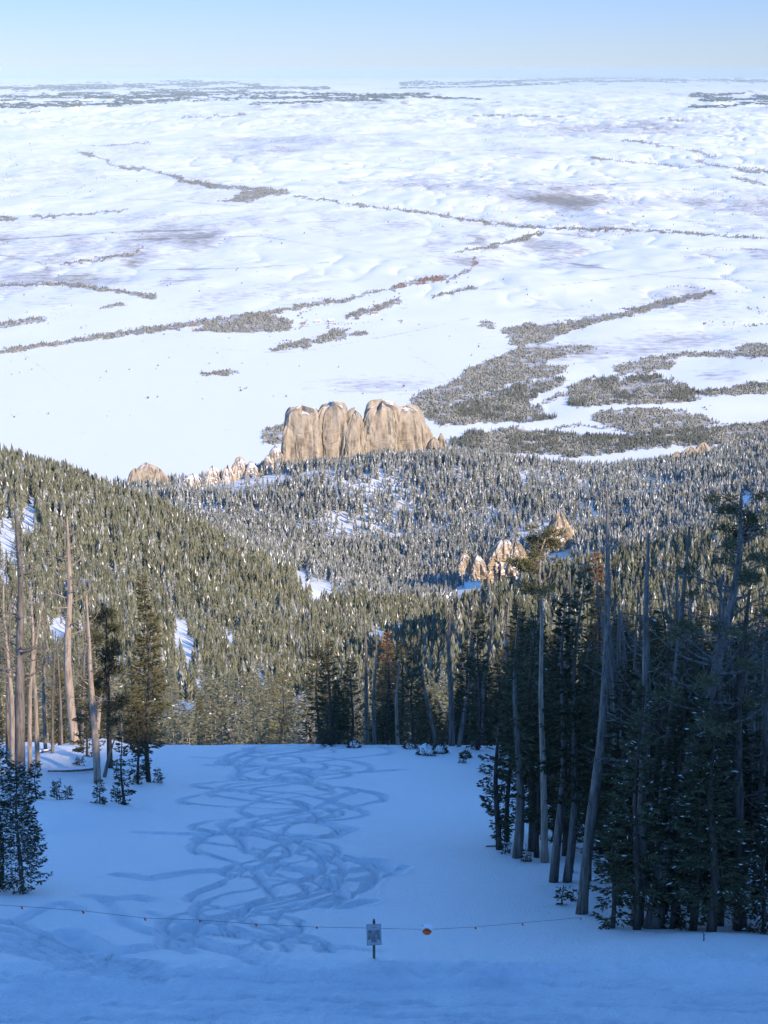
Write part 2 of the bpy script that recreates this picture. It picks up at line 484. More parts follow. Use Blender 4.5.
def snag(h, seed, base_r, path, first=0.35, nbr=18, spread=1.6, upturn=0.5):
    rnd = random.Random(seed); tr = Mesh(); li = Mesh()
    pts = [path(k / 16) for k in range(17)]
    tr.tube(pts, [base_r * (1.3 if k == 0 else 1) * (1 - 0.80 * (k / 16) ** 1.7) for k in range(17)], 9, True, 0.08)
    for b in range(nbr):
        f = first + (0.99 - first) * (b + rnd.random()) / nbr
        o = Vector(path(f)); az = rnd.uniform(0, 2 * math.pi)
        Lb = spread * (1.1 - 0.6 * (f - first) / (1 - first)) * rnd.uniform(0.3, 1.1)
        r0 = base_r * (1 - 0.85 * f) * rnd.uniform(0.2, 0.4); bp = []; wob = rnd.uniform(-.7, .7)
        dz = rnd.uniform(-.25, .35); up = rnd.uniform(0, 1) * upturn
        for k in range(6):
            t = k / 5; a2 = az + wob * t + rnd.uniform(-.18, .18)
            bp.append(o + Vector((math.cos(a2) * Lb * t, math.sin(a2) * Lb * t, Lb * (dz * t + up * t * t))))
        li.tube(bp, [max(0.01, r0 * (1 - 0.85 * k / 5)) for k in range(6)], 5, False)
        for q in range(rnd.randint(1, 4)):
            k = rnd.randint(1, 4); a2 = az + rnd.choice((-1, 1)) * rnd.uniform(.4, 1.2); Ls = Lb * rnd.uniform(.2, .5)
            e = bp[k] + Vector((math.cos(a2) * Ls, math.sin(a2) * Ls, Ls * rnd.uniform(-.1, .8)))
            li.tube([bp[k], (bp[k] + e) / 2 + Vector((0, 0, -Ls * .1)), e], [max(.009, r0 * .3), .009, .005], 4, False)
    return tr, li

def straight(h, lean=(0, 0), bend=0.0, seed=0):
    rnd = random.Random(seed); a, b, c, d = (rnd.uniform(-1, 1) for _ in range(4))
    def path(f):
        return (lean[0] * f + bend * h * math.sin(f * math.pi) * a + 0.012 * h * math.sin(f * 7 + b * 3) , lean[1] * f + 0.012 * h * math.sin(f * 6 + c * 3), h * f - 0.35 * (1 - f) ** 6)
    return path

def via(points, base):
    """path through picture points at the base's distance"""
    P = [np.array(at(u, v, base.y)) - np.array((base.x, base.y, base.z)) for u, v in points]
    P[0] = np.array([0, 0, -0.35])
    for k in range(1, len(P)): P[k][1] = 0.25 * k * random.uniform(-1, 1)
    P = np.array(P); L = np.concatenate([[0], np.cumsum(np.linalg.norm(np.diff(P, axis=0), axis=1))]); L /= L[-1]
    fs = np.linspace(0, 1, 60); S = np.array([np.interp(fs, L, P[:, k]) for k in range(3)]).T
    for _ in range(6): S[1:-1] = (S[:-2] + S[1:-1] * 2 + S[2:]) / 4
    return lambda f: tuple(np.interp(f, fs, S[:, k]) for k in range(3))

def add_part(o, parent):
    KIDS.setdefault(parent.name, []).append(o)
    return o

def place_spruce(name, base, h, r, seed, label, group=None, needles='needles', bark='bark_dark', snowy=0.0, z0=0.12, lean=(0, 0), cat='conifer', trunk_r=None, **kw):
    t = thing(name, base, label, cat, group)
    pth = straight(h, lean, 0.0, seed)
    ax = lambda z: pth(min(1, z / h))[:2]
    V, Fc = spruce_crown(h, r, seed, z0=z0, axis=ax, **kw)
    rng = np.random.default_rng(seed)
    mi = (rng.random(len(Fc)) < snowy).astype(int)
    tm = Mesh(); R0 = trunk_r or h * 0.014 + 0.03
    tm.tube([pth(k / 8) for k in range(9)], [max(.01, R0 * (1 - .93 * k / 8)) for k in range(9)], 7, True, .05)
    add_part(tm.build('trunk', M[bark], t, True), t)
    add_part(fast_mesh('crown', V, Fc, [M[needles], M['snow_tuft']], t, False, mi), t)
    return t

def place_pine(name, base, path, h, r, seed, label, group=None, needles='needles', bark='bark_grey', cat='pine', snowy=0.0, **kw):
    t = thing(name, base, label, cat, group)
    tr, li, cr = pine_tree(h, seed, kw.pop('spread', 2.0), r, path, **kw)
    k = add_part(tr.build('trunk', M[bark], t, True), t)
    add_part(li.build('branches', M[bark], t, True), t)
    if cr:
        mi = (np.random.default_rng(seed).random(len(cr[1])) < snowy).astype(int)
        add_part(fast_mesh('crown', cr[0], cr[1], [M[needles], M['snow_tuft']], t, False, mi), t)
    return t

def place_snag(name, base, path, h, r, seed, label, group=None, bark='bark_grey', cat='dead tree', **kw):
    t = thing(name, base, label, cat, group)
    tr, li = snag(h, seed, r, path, **kw)
    if kw.get('nbr', 18) <= 36:
        tr.add(li.v, li.f)
    add_part(tr.build('trunk', M[bark], t, True), t)
    if kw.get('nbr', 18) > 36: add_part(li.build('branches', M[bark], t, True), t)
    return t

def height_of(base, v):
    return at(384, v, base.y).z - base.z

def px(base):            # pixels per metre at that distance
    return F / (base.y * 1.06)



# ================================================================== THE SETTING
def grid_faces(nr, nc):
    i = np.arange(nr - 1)[:, None] * nc + np.arange(nc - 1)[None, :]
    return np.stack([i, i + 1, i + 1 + nc, i + nc], -1).reshape(-1, 4)

def set_attr(o, name, vals):
    a = o.data.attributes.new(name, 'FLOAT', 'POINT')
    a.data.foreach_set('value', np.ascontiguousarray(vals, np.float32))

# ---- the groomed run close by: a fine sheet with the ski tracks pressed into it
X0, X1, Y0, Y1 = -30.0, 30.0, 45.0, 139.0
nx, ny = 560, 640
gx = np.linspace(X0, X1, nx); gy = np.linspace(Y0, Y1, ny)
GX, GY = np.meshgrid(gx, gy)
Z = height(GX, GY)
dx, dy = gx[1] - gx[0], gy[1] - gy[0]
cut = np.zeros_like(Z); rimh = np.zeros_like(Z); churn_shade = np.zeros_like(Z)

def stamp(xs, ys, depth, width, rim=0.35, ch=0.8, stretch=1.0):
    rx = int(width * 2.6 / dx) + 1; ry = int(width * 2.6 / dy) + 1
    ix = np.round((xs - X0) / dx).astype(int); iy = np.round((ys - Y0) / dy).astype(int)
    for a in range(-ry, ry + 1):
        for b in range(-rx, rx + 1):
            jx = ix + b; jy = iy + a
            ok = (jx >= 0) & (jx < nx) & (jy >= 0) & (jy < ny)
            jx, jy = jx[ok], jy[ok]
            d = np.hypot(X0 + jx * dx - xs[ok], Y0 + jy * dy - ys[ok]) / width
            dp = depth[ok] if hasattr(depth, '__len__') else depth
            np.minimum.at(cut, (jy, jx), -dp * np.exp(-d ** 2.6 * 1.6))
            np.maximum.at(rimh, (jy, jx), dp * 0.25 * np.exp(-((d - 1.35) / .38) ** 2))
            np.maximum.at(churn_shade, (jy, jx), ch * np.exp(-d * d))

rs = np.random.default_rng(11)
def px_track(pts, depth=0.10, width=0.35, n=500, ch=0.7, jit=0.0):
    W = [ground(u, v, 47, 138) for u, v in pts]
    L = np.linspace(0, len(W) - 1, n)
    xs = np.interp(L, range(len(W)), [p.x for p in W]); ys = np.interp(L, range(len(W)), [p.y for p in W])
    for _ in range(int(n * 0.10)):
        xs[1:-1] = (xs[:-2] + xs[1:-1] * 2 + xs[2:]) / 4; ys[1:-1] = (ys[:-2] + ys[1:-1] * 2 + ys[2:]) / 4
    dd = depth * (0.75 + 0.25 * np.sin(L * 9 + rs.uniform(0, 6)))
    stamp(xs + rs.normal(0, 1, n) * jit, ys + rs.normal(0, 1, n) * jit, dd, width, ch=ch)

# linked turns running down the middle
def turns(cu, amp, lam, ph, depth, width, ya=57.0, yb=131.0):
    n = 900; y = np.linspace(ya, yb, n)
    ph = ph + 1.1 * vnoise(y / 11.0, y * 0 + ph * 7, 201); skew = -lam * 0.02 * np.sin(2 * (2 * np.pi * y / lam + ph))
    xc = np.interp(y, [56, 70, 90, 110, 132], cu)
    a = np.interp(y, [56, 80, 132], amp) * (0.85 + .5 * vnoise(y / 8.0, y * 0 + lam * 3, 203))
    x = xc + a * np.sin(2 * np.pi * y / lam + ph) 
    c = np.abs(np.sin(2 * np.pi * y / lam + ph))
    stamp(x, y + skew * 0.6, depth * (0.35 + 0.65 * c), width * 0.68, ch=0.60)
    m = c > 0.84
    stamp(x[m] * 1.0, (y + skew * 0.6)[m] - 0.30, depth * 0.7 * c[m], width * 1.15, ch=0.60)
CEN = np.array([-4.3, -4.6, -5.3, -6.2, -7.6])
rt = np.random.default_rng(4)
for k, (off, amp, lam, ph, dp, w) in enumerate([
        (0.6, [2.2, 4.2, 5.2], 22.0, 0.2, .22, .24), (1.2, [2.6, 4.4, 5.4], 25.0, 1.7, .24, .26), (-0.6, [1.6, 2.8, 3.4], 16.0, 2.6, .20, .20),
        (0.4, [3.0, 3.8, 5.6], 28.0, 4.0, .24, .26), (0.0, [1.0, 2.0, 2.6], 12.5, 5.1, .18, .18), (-1.2, [1.4, 3.0, 3.6], 19.0, 3.3, .20, .22),
        (0.9, [1.4, 2.4, 3.0], 14.0, 0.9, .18, .18), (-0.2, [2.0, 3.4, 4.4], 17.5, 5.7, .20, .20), (1.6, [1.2, 2.0, 2.4], 11.5, 2.2, .16, .17)]):
    turns(list(CEN + off), amp, lam, ph, dp, w)
# single tracks seen clearly
px_track([(205, 765), (300, 768), (350, 772), (405, 770)], .12, .22)
px_track([(395, 771), (330, 775), (250, 762), (190, 758)], .12, .25)
px_track([(140, 832), (180, 834), (250, 836), (330, 838), (352, 828), (300, 818)], .20, .40)
px_track([(120, 876), (150, 880), (190, 872), (260, 868), (330, 872), (400, 868)], .18, .45)
px_track([(90, 902), (110, 905), (140, 900), (145, 903)], .20, .5)
px_track([(100, 903), (125, 925), (160, 935), (210, 930)], .14, .3)
px_track([(300, 880), (360, 880), (395, 872), (380, 862), (320, 860)], .2, .45)
px_track([(300, 905), (340, 908), (370, 902)], .16, .4)
# tracks that swing in from the left at the bottom
for k in range(5):
    o = k * 6
    px_track([(-40, 918 + o), (20, 928 + o), (70, 944 + o), (110, 958 + o * .8), (160, 968 + o * .6)], .16, .16 + .03 * k, 600)
px_track([(20, 925), (60, 912), (80, 918)], .14, .3); px_track([(70, 935), (100, 950), (125, 952), (150, 948)], .3, .55)
px_track([(185, 940), (215, 948), (245, 955), (262, 962)], .25, .5); px_track([(150, 948), (190, 946), (240, 950)], .18, .4)
px_track([(150, 915), (210, 930), (300, 944), (380, 952)], .10, .25)
for k in range(30):      # streaks along the cat track
    u0 = rs.uniform(-50, 780); v0 = rs.uniform(968, 1024); l = rs.uniform(60, 300); s_ = rs.uniform(-.03, .05)
    px_track([(u0, v0), (u0 + l / 2, v0 + l * s_ / 2 + rs.uniform(-2, 2)), (u0 + l, v0 + l * s_)], rs.uniform(.03, .09), rs.uniform(.10, .22), 260, .35)
mask = np.clip(churn_shade, 0, 1)
zone = np.exp(-((GX - np.interp(GY, [56, 70, 90, 110, 132], CEN + .4)) / np.interp(GY, [56, 100, 132], [4.0, 5.2, 5.6])) ** 4) * sstep(56, 60, GY)
road = 1 - sstep(54.3, 55.3, GY + 0.5 * fbm(GX / 1.1, GY / 1.1, 3, 70) + 0.10 * np.abs(GX))
rough = fbm(GX / 0.55, GY / 0.8, 4, 71, .6)
lump = fbm(GX / 1.6, GY / 2.2, 3, 73)
Z += 1.4 * cut + rimh * (cut > -0.03) + 0.07 * rough * np.clip(mask + 0.25 * zone, 0, 1) + 0.05 * lump * zone
Z += 0.016 * rough + 0.10 * fbm(GX / 6.0, GY / 7.0, 3, 75)
Z += road * (0.08 * rough + 0.15 * fbm(GX / 2.0, GY / 0.7, 5, 77, .65) - 0.10)
# the ploughed edge of the cat track
edge = np.exp(-((GY - 54.85 + 0.25 * fbm(GX / 1.4, GX * 0, 3, 81) - 0.02 * GX) / 0.55) ** 2)
Z += edge * (0.17 + 0.22 * fbm(GX / 0.9, GY / 0.9, 4, 83, .6) + .10 * rough)
# banks on the two sides
Z += 0.55 * np.exp(-(((GX - 11.0) / 3.6) ** 2 + ((GY - 57.2) / 2.2) ** 2))
Z += 0.35 * np.exp(-(((GX + 11.5) / 3.0) ** 2 + ((GY - 64.0) / 3.0) ** 2))
for (u, v, r, h) in [(95, 752, 2.6, .9), (70, 768, 2.2, .6), (55, 760, 2.5, .7), (110, 762, 1.6, .4), (30, 770, 2.5, .6)]:
    p = ground(u, v, 60, 137); Z += h * np.exp(-(((GX - p.x) / r) ** 2 + ((GY - p.y) / (r * 1.6)) ** 2))
# feather the sheet's rim down into the mountainside below it
rim = np.minimum(np.minimum(GX - X0, X1 - GX) / 2.5, np.minimum(GY - Y0, Y1 - GY) / 2.0)
LOW = 0.9
Z -= (LOW + 0.3) * (1 - sstep(0, 1, rim))
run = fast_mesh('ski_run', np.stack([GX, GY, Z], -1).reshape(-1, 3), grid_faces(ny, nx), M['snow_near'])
set_attr(run, 'churn_shade', np.clip(mask * (0.75 + .3 * rough) + 0.25 * zone * (0.6 + .8 * lump) + 0.45 * road * (0.7 + 0.5 * lump + .4 * rough), 0, 1).ravel())  # churned tracks and road, with shade of their rough faces painted in
tag(run, 'blue shaded ski run with curving tracks in the snow', None, None, 'structure')

def snow_z(x, y):
    if X0 + 2.6 < x < X1 - 2.6 and Y0 + 2.1 < y < Y1 - 2.1:
        i = (y - Y0) / dy; j = (x - X0) / dx
        return float(Z[int(round(i)), int(round(j))])
    return float(height(x, y))

def foot(u, v, y0=50.0, y1=138.0):
    p = ground(u, v, y0, y1); p.z = snow_z(p.x, p.y)
    return p

# ---- mountainside: from just in front of the camera to the plain, in fanned rows
def in_poly(u, v, poly):
    c = np.zeros(u.shape, bool); n = len(poly); j = n - 1
    for i in range(n):
        xi, yi = poly[i]; xj, yj = poly[j]
        if yi != yj:
            c ^= ((yi > v) != (yj > v)) & (u < (xj - xi) * (v - yi) / (yj - yi) + xi)
        j = i
    return c

q = np.concatenate([np.linspace(-1.3, -0.26, 60)[:-1], np.linspace(-0.26, 0.26, 470), np.linspace(0.26, 1.3, 60)[1:]])
yr = np.exp(np.linspace(math.log(45.0), math.log(3400.0), 620))
QY, QQ = np.meshgrid(yr, q, indexing='ij')
MX = QQ * QY; MZ = height(MX, QY)
inside = (MX > X0 + 1.2) & (MX < X1 - 1.2) & (QY > Y0 + 1.0) & (QY < Y1 - 1.0)
MZ = MZ - np.where(inside, LOW, 0.0)
mt = fast_mesh('mountainside', np.stack([MX, QY, MZ], -1).reshape(-1, 3), grid_faces(len(yr), len(q)), M['snow_far'])
set_attr(mt, 'scrub', (0.12 * sstep(150, 300, QY)).ravel())
tag(mt, 'snow covered mountainside falling to the plains', None, None, 'structure')

# ---- the summit slope behind and to the right of the camera, which throws the shade
bx = np.linspace(-380, 620, 200); by = np.linspace(-420, 46.0, 120)
BX, BY = np.meshgrid(bx, by)
BZ = height(BX, BY) - 0.0
BZ[-1] -= 1.2
sm = fast_mesh('summit_slope', np.stack([BX, BY, BZ], -1).reshape(-1, 3), grid_faces(120, 200), M['snow_far'])
set_attr(sm, 'scrub', np.zeros(BX.size))
tag(sm, 'snowy summit slope behind the viewer', None, None, 'structure')

# ---- the plain, out to the horizon
pq = np.concatenate([np.linspace(-0.8, -0.25, 40)[:-1], np.linspace(-0.25, 0.25, 620), np.linspace(0.25, 0.8, 40)[1:]])
pyr = np.exp(np.linspace(math.log(2900.0), math.log(230000.0), 1000))
PY, PQ = np.meshgrid(pyr, pq, indexing='ij')
PX = PQ * PY
PZ = height(PX, PY, False)
PZ -= 12 * (1 - sstep(2950, 3300, PY))
PU, PV = project(PX, PY, PZ)
WOODS = []      # (polygon in picture points, blobs per square point, kind)
def strip(pts, w0, w1=None, dens=0.55, kind='brush'):
    w1 = w0 if w1 is None else w1
    n = len(pts); up = []; lo = []
    for k, (u, v) in enumerate(pts):
        w = w0 + (w1 - w0) * k / max(1, n - 1)
        up.append((u, v - w)); lo.append((u, v + w))
    WOODS.append((up + lo[::-1], dens, kind))
def poly(pts, dens=0.55, kind='brush'): WOODS.append((pts, dens, kind))
strip([(-30, 356), (0, 352), (60, 343), (120, 334), (180, 326)], 1.5, 3)
strip([(180, 326), (245, 316), (300, 307), (345, 300)], 2.4, 2)
strip([(330, 303), (380, 291), (410, 284)], 1.2, 1.4); strip([(395, 287), (420, 281), (446, 277)], 2.2, 3, .6, 'brush_red')
poly([(190, 332), (215, 322), (262, 312), (295, 322), (285, 332), (235, 333)], .5)
poly([(268, 351), (280, 344), (320, 338), (335, 328), (352, 331), (345, 339), (300, 348)], .6)
strip([(345, 318), (372, 309), (402, 299)], 2.2, 3); strip([(350, 335), (368, 333)], 1.5)
strip([(200, 375), (220, 374), (238, 371)], 1.2, 2.2)
strip([(0, 326), (22, 322), (42, 319)], 2, 2.5); strip([(0, 285), (60, 284), (105, 289), (130, 294), (156, 297)], 1, 2.2)
strip([(60, 264), (100, 259), (130, 254), (140, 249)], .7, 1); strip([(100, 308), (128, 304)], 1)
strip([(430, 297), (455, 293), (478, 287)], 1, 1.5); strip([(446, 283), (470, 268), (478, 258)], 1.2, 2, .5, 'brush_red')
strip([(455, 253), (480, 249), (515, 241), (545, 232)], .8, 1.5)
strip([(290, 195), (340, 203), (385, 208), (420, 212)], .8, 1); strip([(420, 212), (460, 219), (520, 226), (560, 228), (620, 230), (680, 233), (768, 238)], 1.2, .8)
poly([(478, 325), (486, 320), (498, 324), (496, 329), (486, 329)], .6)
poly([(500, 330), (530, 324), (555, 325), (585, 318), (622, 312), (650, 303), (680, 296), (712, 291), (712, 294), (690, 300), (655, 309), (625, 317), (598, 322), (570, 332), (540, 344), (515, 346), (512, 338)], .55)
poly([(410, 402), (420, 392), (452, 384), (470, 368), (500, 356), (520, 346), (548, 348), (588, 345), (598, 349), (560, 357), (540, 366), (568, 366), (560, 374), (520, 382), (500, 388), (470, 398), (440, 408), (418, 412)], .5)
poly([(418, 414), (440, 410), (475, 398), (515, 386), (560, 376), (568, 382), (545, 392), (525, 402), (545, 410), (556, 419), (520, 422), (470, 424), (440, 426)], .5, 'mixed')
poly([(566, 400), (575, 385), (600, 376), (628, 378), (655, 375), (680, 384), (704, 394), (690, 402), (660, 404), (620, 404), (590, 408), (570, 406)], .55, 'mixed')
poly([(612, 366), (650, 358), (680, 362), (672, 368), (640, 374), (615, 376)], .4)
poly([(592, 420), (602, 412), (640, 408), (676, 410), (704, 418), (720, 424), (690, 430), (640, 434), (612, 428)], .5)
poly([(735, 352), (748, 344), (790, 344), (790, 358), (745, 358)], .5); strip([(640, 360), (690, 354), (740, 354)], 1.5, 3, .4)
poly([(712, 395), (735, 386), (790, 380), (790, 390), (740, 396)], .5); strip([(660, 398), (720, 392), (790, 386)], 2.5, 4, .5, 'mixed')
poly([(470, 432), (520, 428), (560, 433), (620, 436), (690, 430), (800, 418), (800, 440), (700, 446), (640, 448), (580, 458), (550, 455), (500, 452), (440, 446)], .5, 'mixed')
poly([(262, 440), (266, 432), (284, 423), (300, 424), (300, 446), (270, 444)], .5)
strip([(540, 404), (560, 396), (600, 388)], 1.0, 1.5, .2); strip([(520, 436), (580, 424), (610, 430)], .9, 1, .2)
strip([(80, 152), (100, 158), (112, 166), (150, 170), (182, 178)], 1, 1.4, .35); strip([(178, 180), (215, 186), (250, 189), (287, 191)], 1.5, 2.2, .55)
poly([(218, 202), (245, 193), (280, 190), (288, 192), (262, 198), (250, 203)], .7); strip([(90, 146), (120, 145), (150, 142)], .5, .8, .4)
strip([(0, 219), (16, 218)], 1.6); strip([(30, 217), (80, 215), (128, 210)], .8, 1, .5)
strip([(345, 206), (360, 203), (372, 207)], .5); strip([(590, 158), (640, 163), (700, 168)], .7, .9, .3)
strip([(620, 140), (650, 144), (690, 151), (720, 158)], .7, 1.2, .3); strip([(690, 160), (730, 168), (790, 176)], .9, 1.8, .4); strip([(730, 178), (768, 184)], 1.2, 1.4, .4)
strip([(180, 117), (215, 116), (245, 114)], .6, .7, .3); strip([(470, 117), (520, 115), (570, 116)], .6, .7, .3); strip([(660, 118), (690, 121)], .7)
strip([(18, 114), (40, 112)], .8)
FAR = [  # wooded breaks near the horizon (centre line, half height in points)
    ([(0, 97), (60, 96), (130, 97), (210, 95)], 1.6), ([(560, 82), (640, 81), (720, 80), (790, 82)], 1.6), ([(700, 100), (768, 99), (800, 99)], 1.6), ([(150, 90), (240, 88), (330, 88)], 1.2),
    ([(0, 88), (90, 87), (180, 84), (232, 82), (260, 86)], 2.2), ([(60, 94), (160, 93), (250, 92)], 1.3),
    ([(0, 105), (50, 105), (110, 104), (140, 101)], 2.2), ([(0, 100), (30, 99)], 1.2), ([(130, 103), (180, 99), (260, 98), (330, 98)], 1.6),
    ([(210, 94), (300, 92), (360, 96), (430, 94)], 1.2), ([(400, 84), (460, 83), (520, 81), (580, 79), (650, 77)], 2.0),
    ([(540, 71), (620, 69), (700, 73), (768, 73)], 1.1), ([(600, 76), (700, 77), (768, 75)], 1.4),
    ([(690, 95), (730, 94), (768, 96)], 1.4), ([(690, 107), (740, 106)], 1.2), ([(400, 88), (500, 86), (560, 84)], .8), ([(320, 98), (430, 97), (480, 99)], .8),
    ([(740, 103), (790, 101)], 1.2), ([(250, 104), (330, 101), (380, 100)], .9)]
scrub = np.zeros(PX.shape)
for pl_, dn, kd in WOODS:
    scrub[in_poly(PU + 9 * fbm(PU / 9, PV / 4, 4, 101, .7), PV + 3.2 * fbm(PU / 9, PV / 4, 4, 103, .7), pl_)] = 0.36
BROWN = [((570, 352), 60, 10, .34), ((680, 340), 60, 10, .30), ((380, 385), 70, 9, .26), ((560, 200), 50, 5, .26), ((300, 140), 120, 8, .20), ((640, 130), 120, 8, .22), ((450, 185), 140, 8, .14), ((720, 375), 30, 8, .24), ((640, 450), 20, 3, .0), ((640, 350), 60, 12, .26)]
for (c, a, b, w) in BROWN:
    scrub = np.maximum(scrub, w * np.exp(-(((PU - c[0]) / a) ** 2 + ((PV - c[1]) / b) ** 2)))
def line(pts, hw, amt):
    us = np.array([q_[0] for q_ in pts]); vs = np.array([q_[1] for q_ in pts])
    for (a0, b0), (a1, b1) in zip(pts[:-1], pts[1:]):
        L2 = (a1 - a0) ** 2 + (b1 - b0) ** 2; t_ = np.clip(((PU - a0) * (a1 - a0) + (PV - b0) * (b1 - b0)) / L2, 0, 1)
        d_ = np.hypot((PU - a0 - t_ * (a1 - a0)) * .6, PV - b0 - t_ * (b1 - b0))
        np.maximum(scrub, amt * np.exp(-(d_ / hw) ** 2), out=scrub)
# fence lines, tracks and section roads
for pts_ in ([(20, 352), (45, 370), (68, 388)], [(0, 255), (38, 262), (48, 268)], [(212, 348), (262, 352), (300, 352), (420, 330), (470, 318)], [(415, 356), (440, 370), (452, 388)], [(170, 322), (270, 330), (345, 322)],
             [(120, 240), (260, 236), (420, 262)], [(545, 232), (640, 244), (768, 250)], [(0, 240), (120, 232), (200, 230)], [(480, 290), (560, 285), (700, 268)], [(40, 196), (160, 200), (240, 206)], [(440, 180), (560, 186), (660, 182)], [(300, 160), (420, 170)], [(560, 262), (660, 276), (768, 282)], [(150, 270), (250, 268), (330, 262)]):
    line(pts_, .6, .24)
scrub += 0.30 * sstep(5500, 8500, PY) * np.clip(fbm(PX / 300, PY / 900, 4, 97, .6) * 2.2 + .12, 0, 1) * np.clip(.35 + 1.3 * fbm(PX / 4000, PY / 7000, 3, 99), 0, 1)
scrub += 0.20 * sstep(6000, 9000, PY) * np.clip(0.15 + 1.6 * fbm(PX / 1500, PY / 4200, 5, 91, .65), 0, 1)
for pts, w in FAR:
    us = np.array([p[0] for p in pts]); vs = np.array([p[1] for p in pts])
    vc = np.interp(PU, us, vs); inside_ = (PU > us[0]) & (PU < us[-1])
    brk = fbm(PU / 24.0, PV / 1.1, 5, 95, .7) 
    scrub = np.where(inside_ & (np.abs(PV - vc) < w * (0.75 + 2.6 * brk)), 0.30, scrub)
pln = fast_mesh('plain', np.stack([PX, PY, PZ], -1).reshape(-1, 3), grid_faces(len(pyr), len(pq)), M['snow_far'])
set_attr(pln, 'scrub', scrub.ravel())
tag(pln, 'snowy rolling plains reaching the horizon', None, None, 'structure')

# ---- woods along the creeks and over the foothills
def blob(seed, squash=1.0):
    rng = np.random.default_rng(seed)
    t = (1 + 5 ** .5) / 2
    V = np.array([(-1, t, 0), (1, t, 0), (-1, -t, 0), (1, -t, 0), (0, -1, t), (0, 1, t), (0, -1, -t), (0, 1, -t), (t, 0, -1), (t, 0, 1), (-t, 0, -1), (-t, 0, 1)]) / math.hypot(1, t)
    Fc = np.array([(0, 11, 5), (0, 5, 1), (0, 1, 7), (0, 7, 10), (0, 10, 11), (1, 5, 9), (5, 11, 4), (11, 10, 2), (10, 7, 6), (7, 1, 8), (3, 9, 4), (3, 4, 2), (3, 2, 6), (3, 6, 8), (3, 8, 9), (4, 9, 5), (2, 4, 11), (6, 2, 10), (8, 6, 7), (9, 8, 1)])
    V = V * rng.uniform(0.65, 1.3, (12, 1)); V[:, 2] = V[:, 2] * squash + 0.75 * squash
    return V, Fc

def cone_tree(seed, layers=4, pts=6, wid=0.19):
    """small far conifer: stacked ragged skirts, one unit tall"""
    rng = np.random.default_rng(seed); V = []; Fc = []
    for k in range(layers):
        f = k / layers
        zb = 0.08 + 0.86 * f; zt = min(1.0, zb + 1.25 * 0.9 / layers + (0.12 if k == layers - 1 else 0.05)); r = wid * (1 - f * 0.82) * rng.uniform(.85, 1.15)
        n0 = len(V); V.append((rng.normal(0, .01), rng.normal(0, .01), zt))
        for j in range(2 * pts):
            a = math.pi * j / pts + rng.uniform(-.2, .2) + k; rr = r * (rng.uniform(.85, 1.25) if j % 2 else rng.uniform(.4, .6))
            V.append((math.cos(a) * rr, math.sin(a) * rr, zb + (0 if j % 2 else 0.06) + rng.uniform(-.02, .02)))
        for j in range(2 * pts):
            Fc.append((n0, n0 + 1 + j, n0 + 1 + (j + 1) % (2 * pts)))
    return np.array(V), np.array(Fc)

def scatter(protos, P, S, rng):
    """copies of the prototype shapes at points P with sizes S (n x 3), merged: vertices, faces, owner of each face, face number in its shape, shape number"""
    Vs = []; Fs = []; n0 = 0; idx = rng.integers(0, len(protos), len(P)); own = []; fn = []; pn = []
    for k, (V, Fc) in enumerate(protos):
        m = np.where(idx == k)[0]
        if not len(m): continue
        a = rng.uniform(0, 2 * np.pi, len(m)); c, s = np.cos(a)[:, None], np.sin(a)[:, None]
        X = (V[None, :, 0] * c - V[None, :, 1] * s) * S[m, 0:1]; Yv = (V[None, :, 0] * s + V[None, :, 1] * c) * S[m, 1:2]
        lx = rng.normal(0, .03, (len(m), 1)); Zv = V[None, :, 2] * S[m, 2:3]
        W = np.stack([X + Zv * lx + P[m, 0:1], Yv + P[m, 1:2], Zv + P[m, 2:3]], -1)
        Vs.append(W.reshape(-1, 3))
        off = (n0 + np.arange(len(m)) * len(V))[:, None, None]
        Fs.append((Fc[None] + off).reshape(-1, Fc.shape[1])); own.append(np.repeat(m, len(Fc)))
        fn.append(np.tile(np.arange(len(Fc)), len(m))); pn.append(np.full(len(Fc) * len(m), k))
        n0 += len(m) * len(V)
    return np.concatenate(Vs), np.concatenate(Fs), np.concatenate(own), np.concatenate(fn), np.concatenate(pn)

rng = np.random.default_rng(5)
_psm = np.maximum.accumulate(PZ / PY, axis=0)
def plain_points(u, v):
    """where rays through picture points first meet the plain (looked up in its own rows)"""
    s = v_to_slope(v); yc = (512 - v) / F; qx = (u - 384) / F / (CP + yc * SP)
    col = np.clip(np.searchsorted(pq, qx), 0, len(pq) - 1); out = np.full(u.shape, np.nan)
    for c in np.unique(col):
        m = np.where(col == c)[0]; k = np.searchsorted(_psm[:, c], s[m]); ok = (k > 0) & (k < len(pyr))
        k1 = np.clip(k, 1, len(pyr) - 1); s0 = _psm[k1 - 1, c]; s1 = _psm[k1, c]
        f = np.clip((s[m] - s0) / (s1 - s0 + 1e-12), 0, 1)
        out[m] = np.where(ok, pyr[k1 - 1] + f * (pyr[k1] - pyr[k1 - 1]), np.nan)
    return qx * out, out
BW = {'brush': [[], []], 'brush_red': [[], []], 'needles_blue': [[], []]}
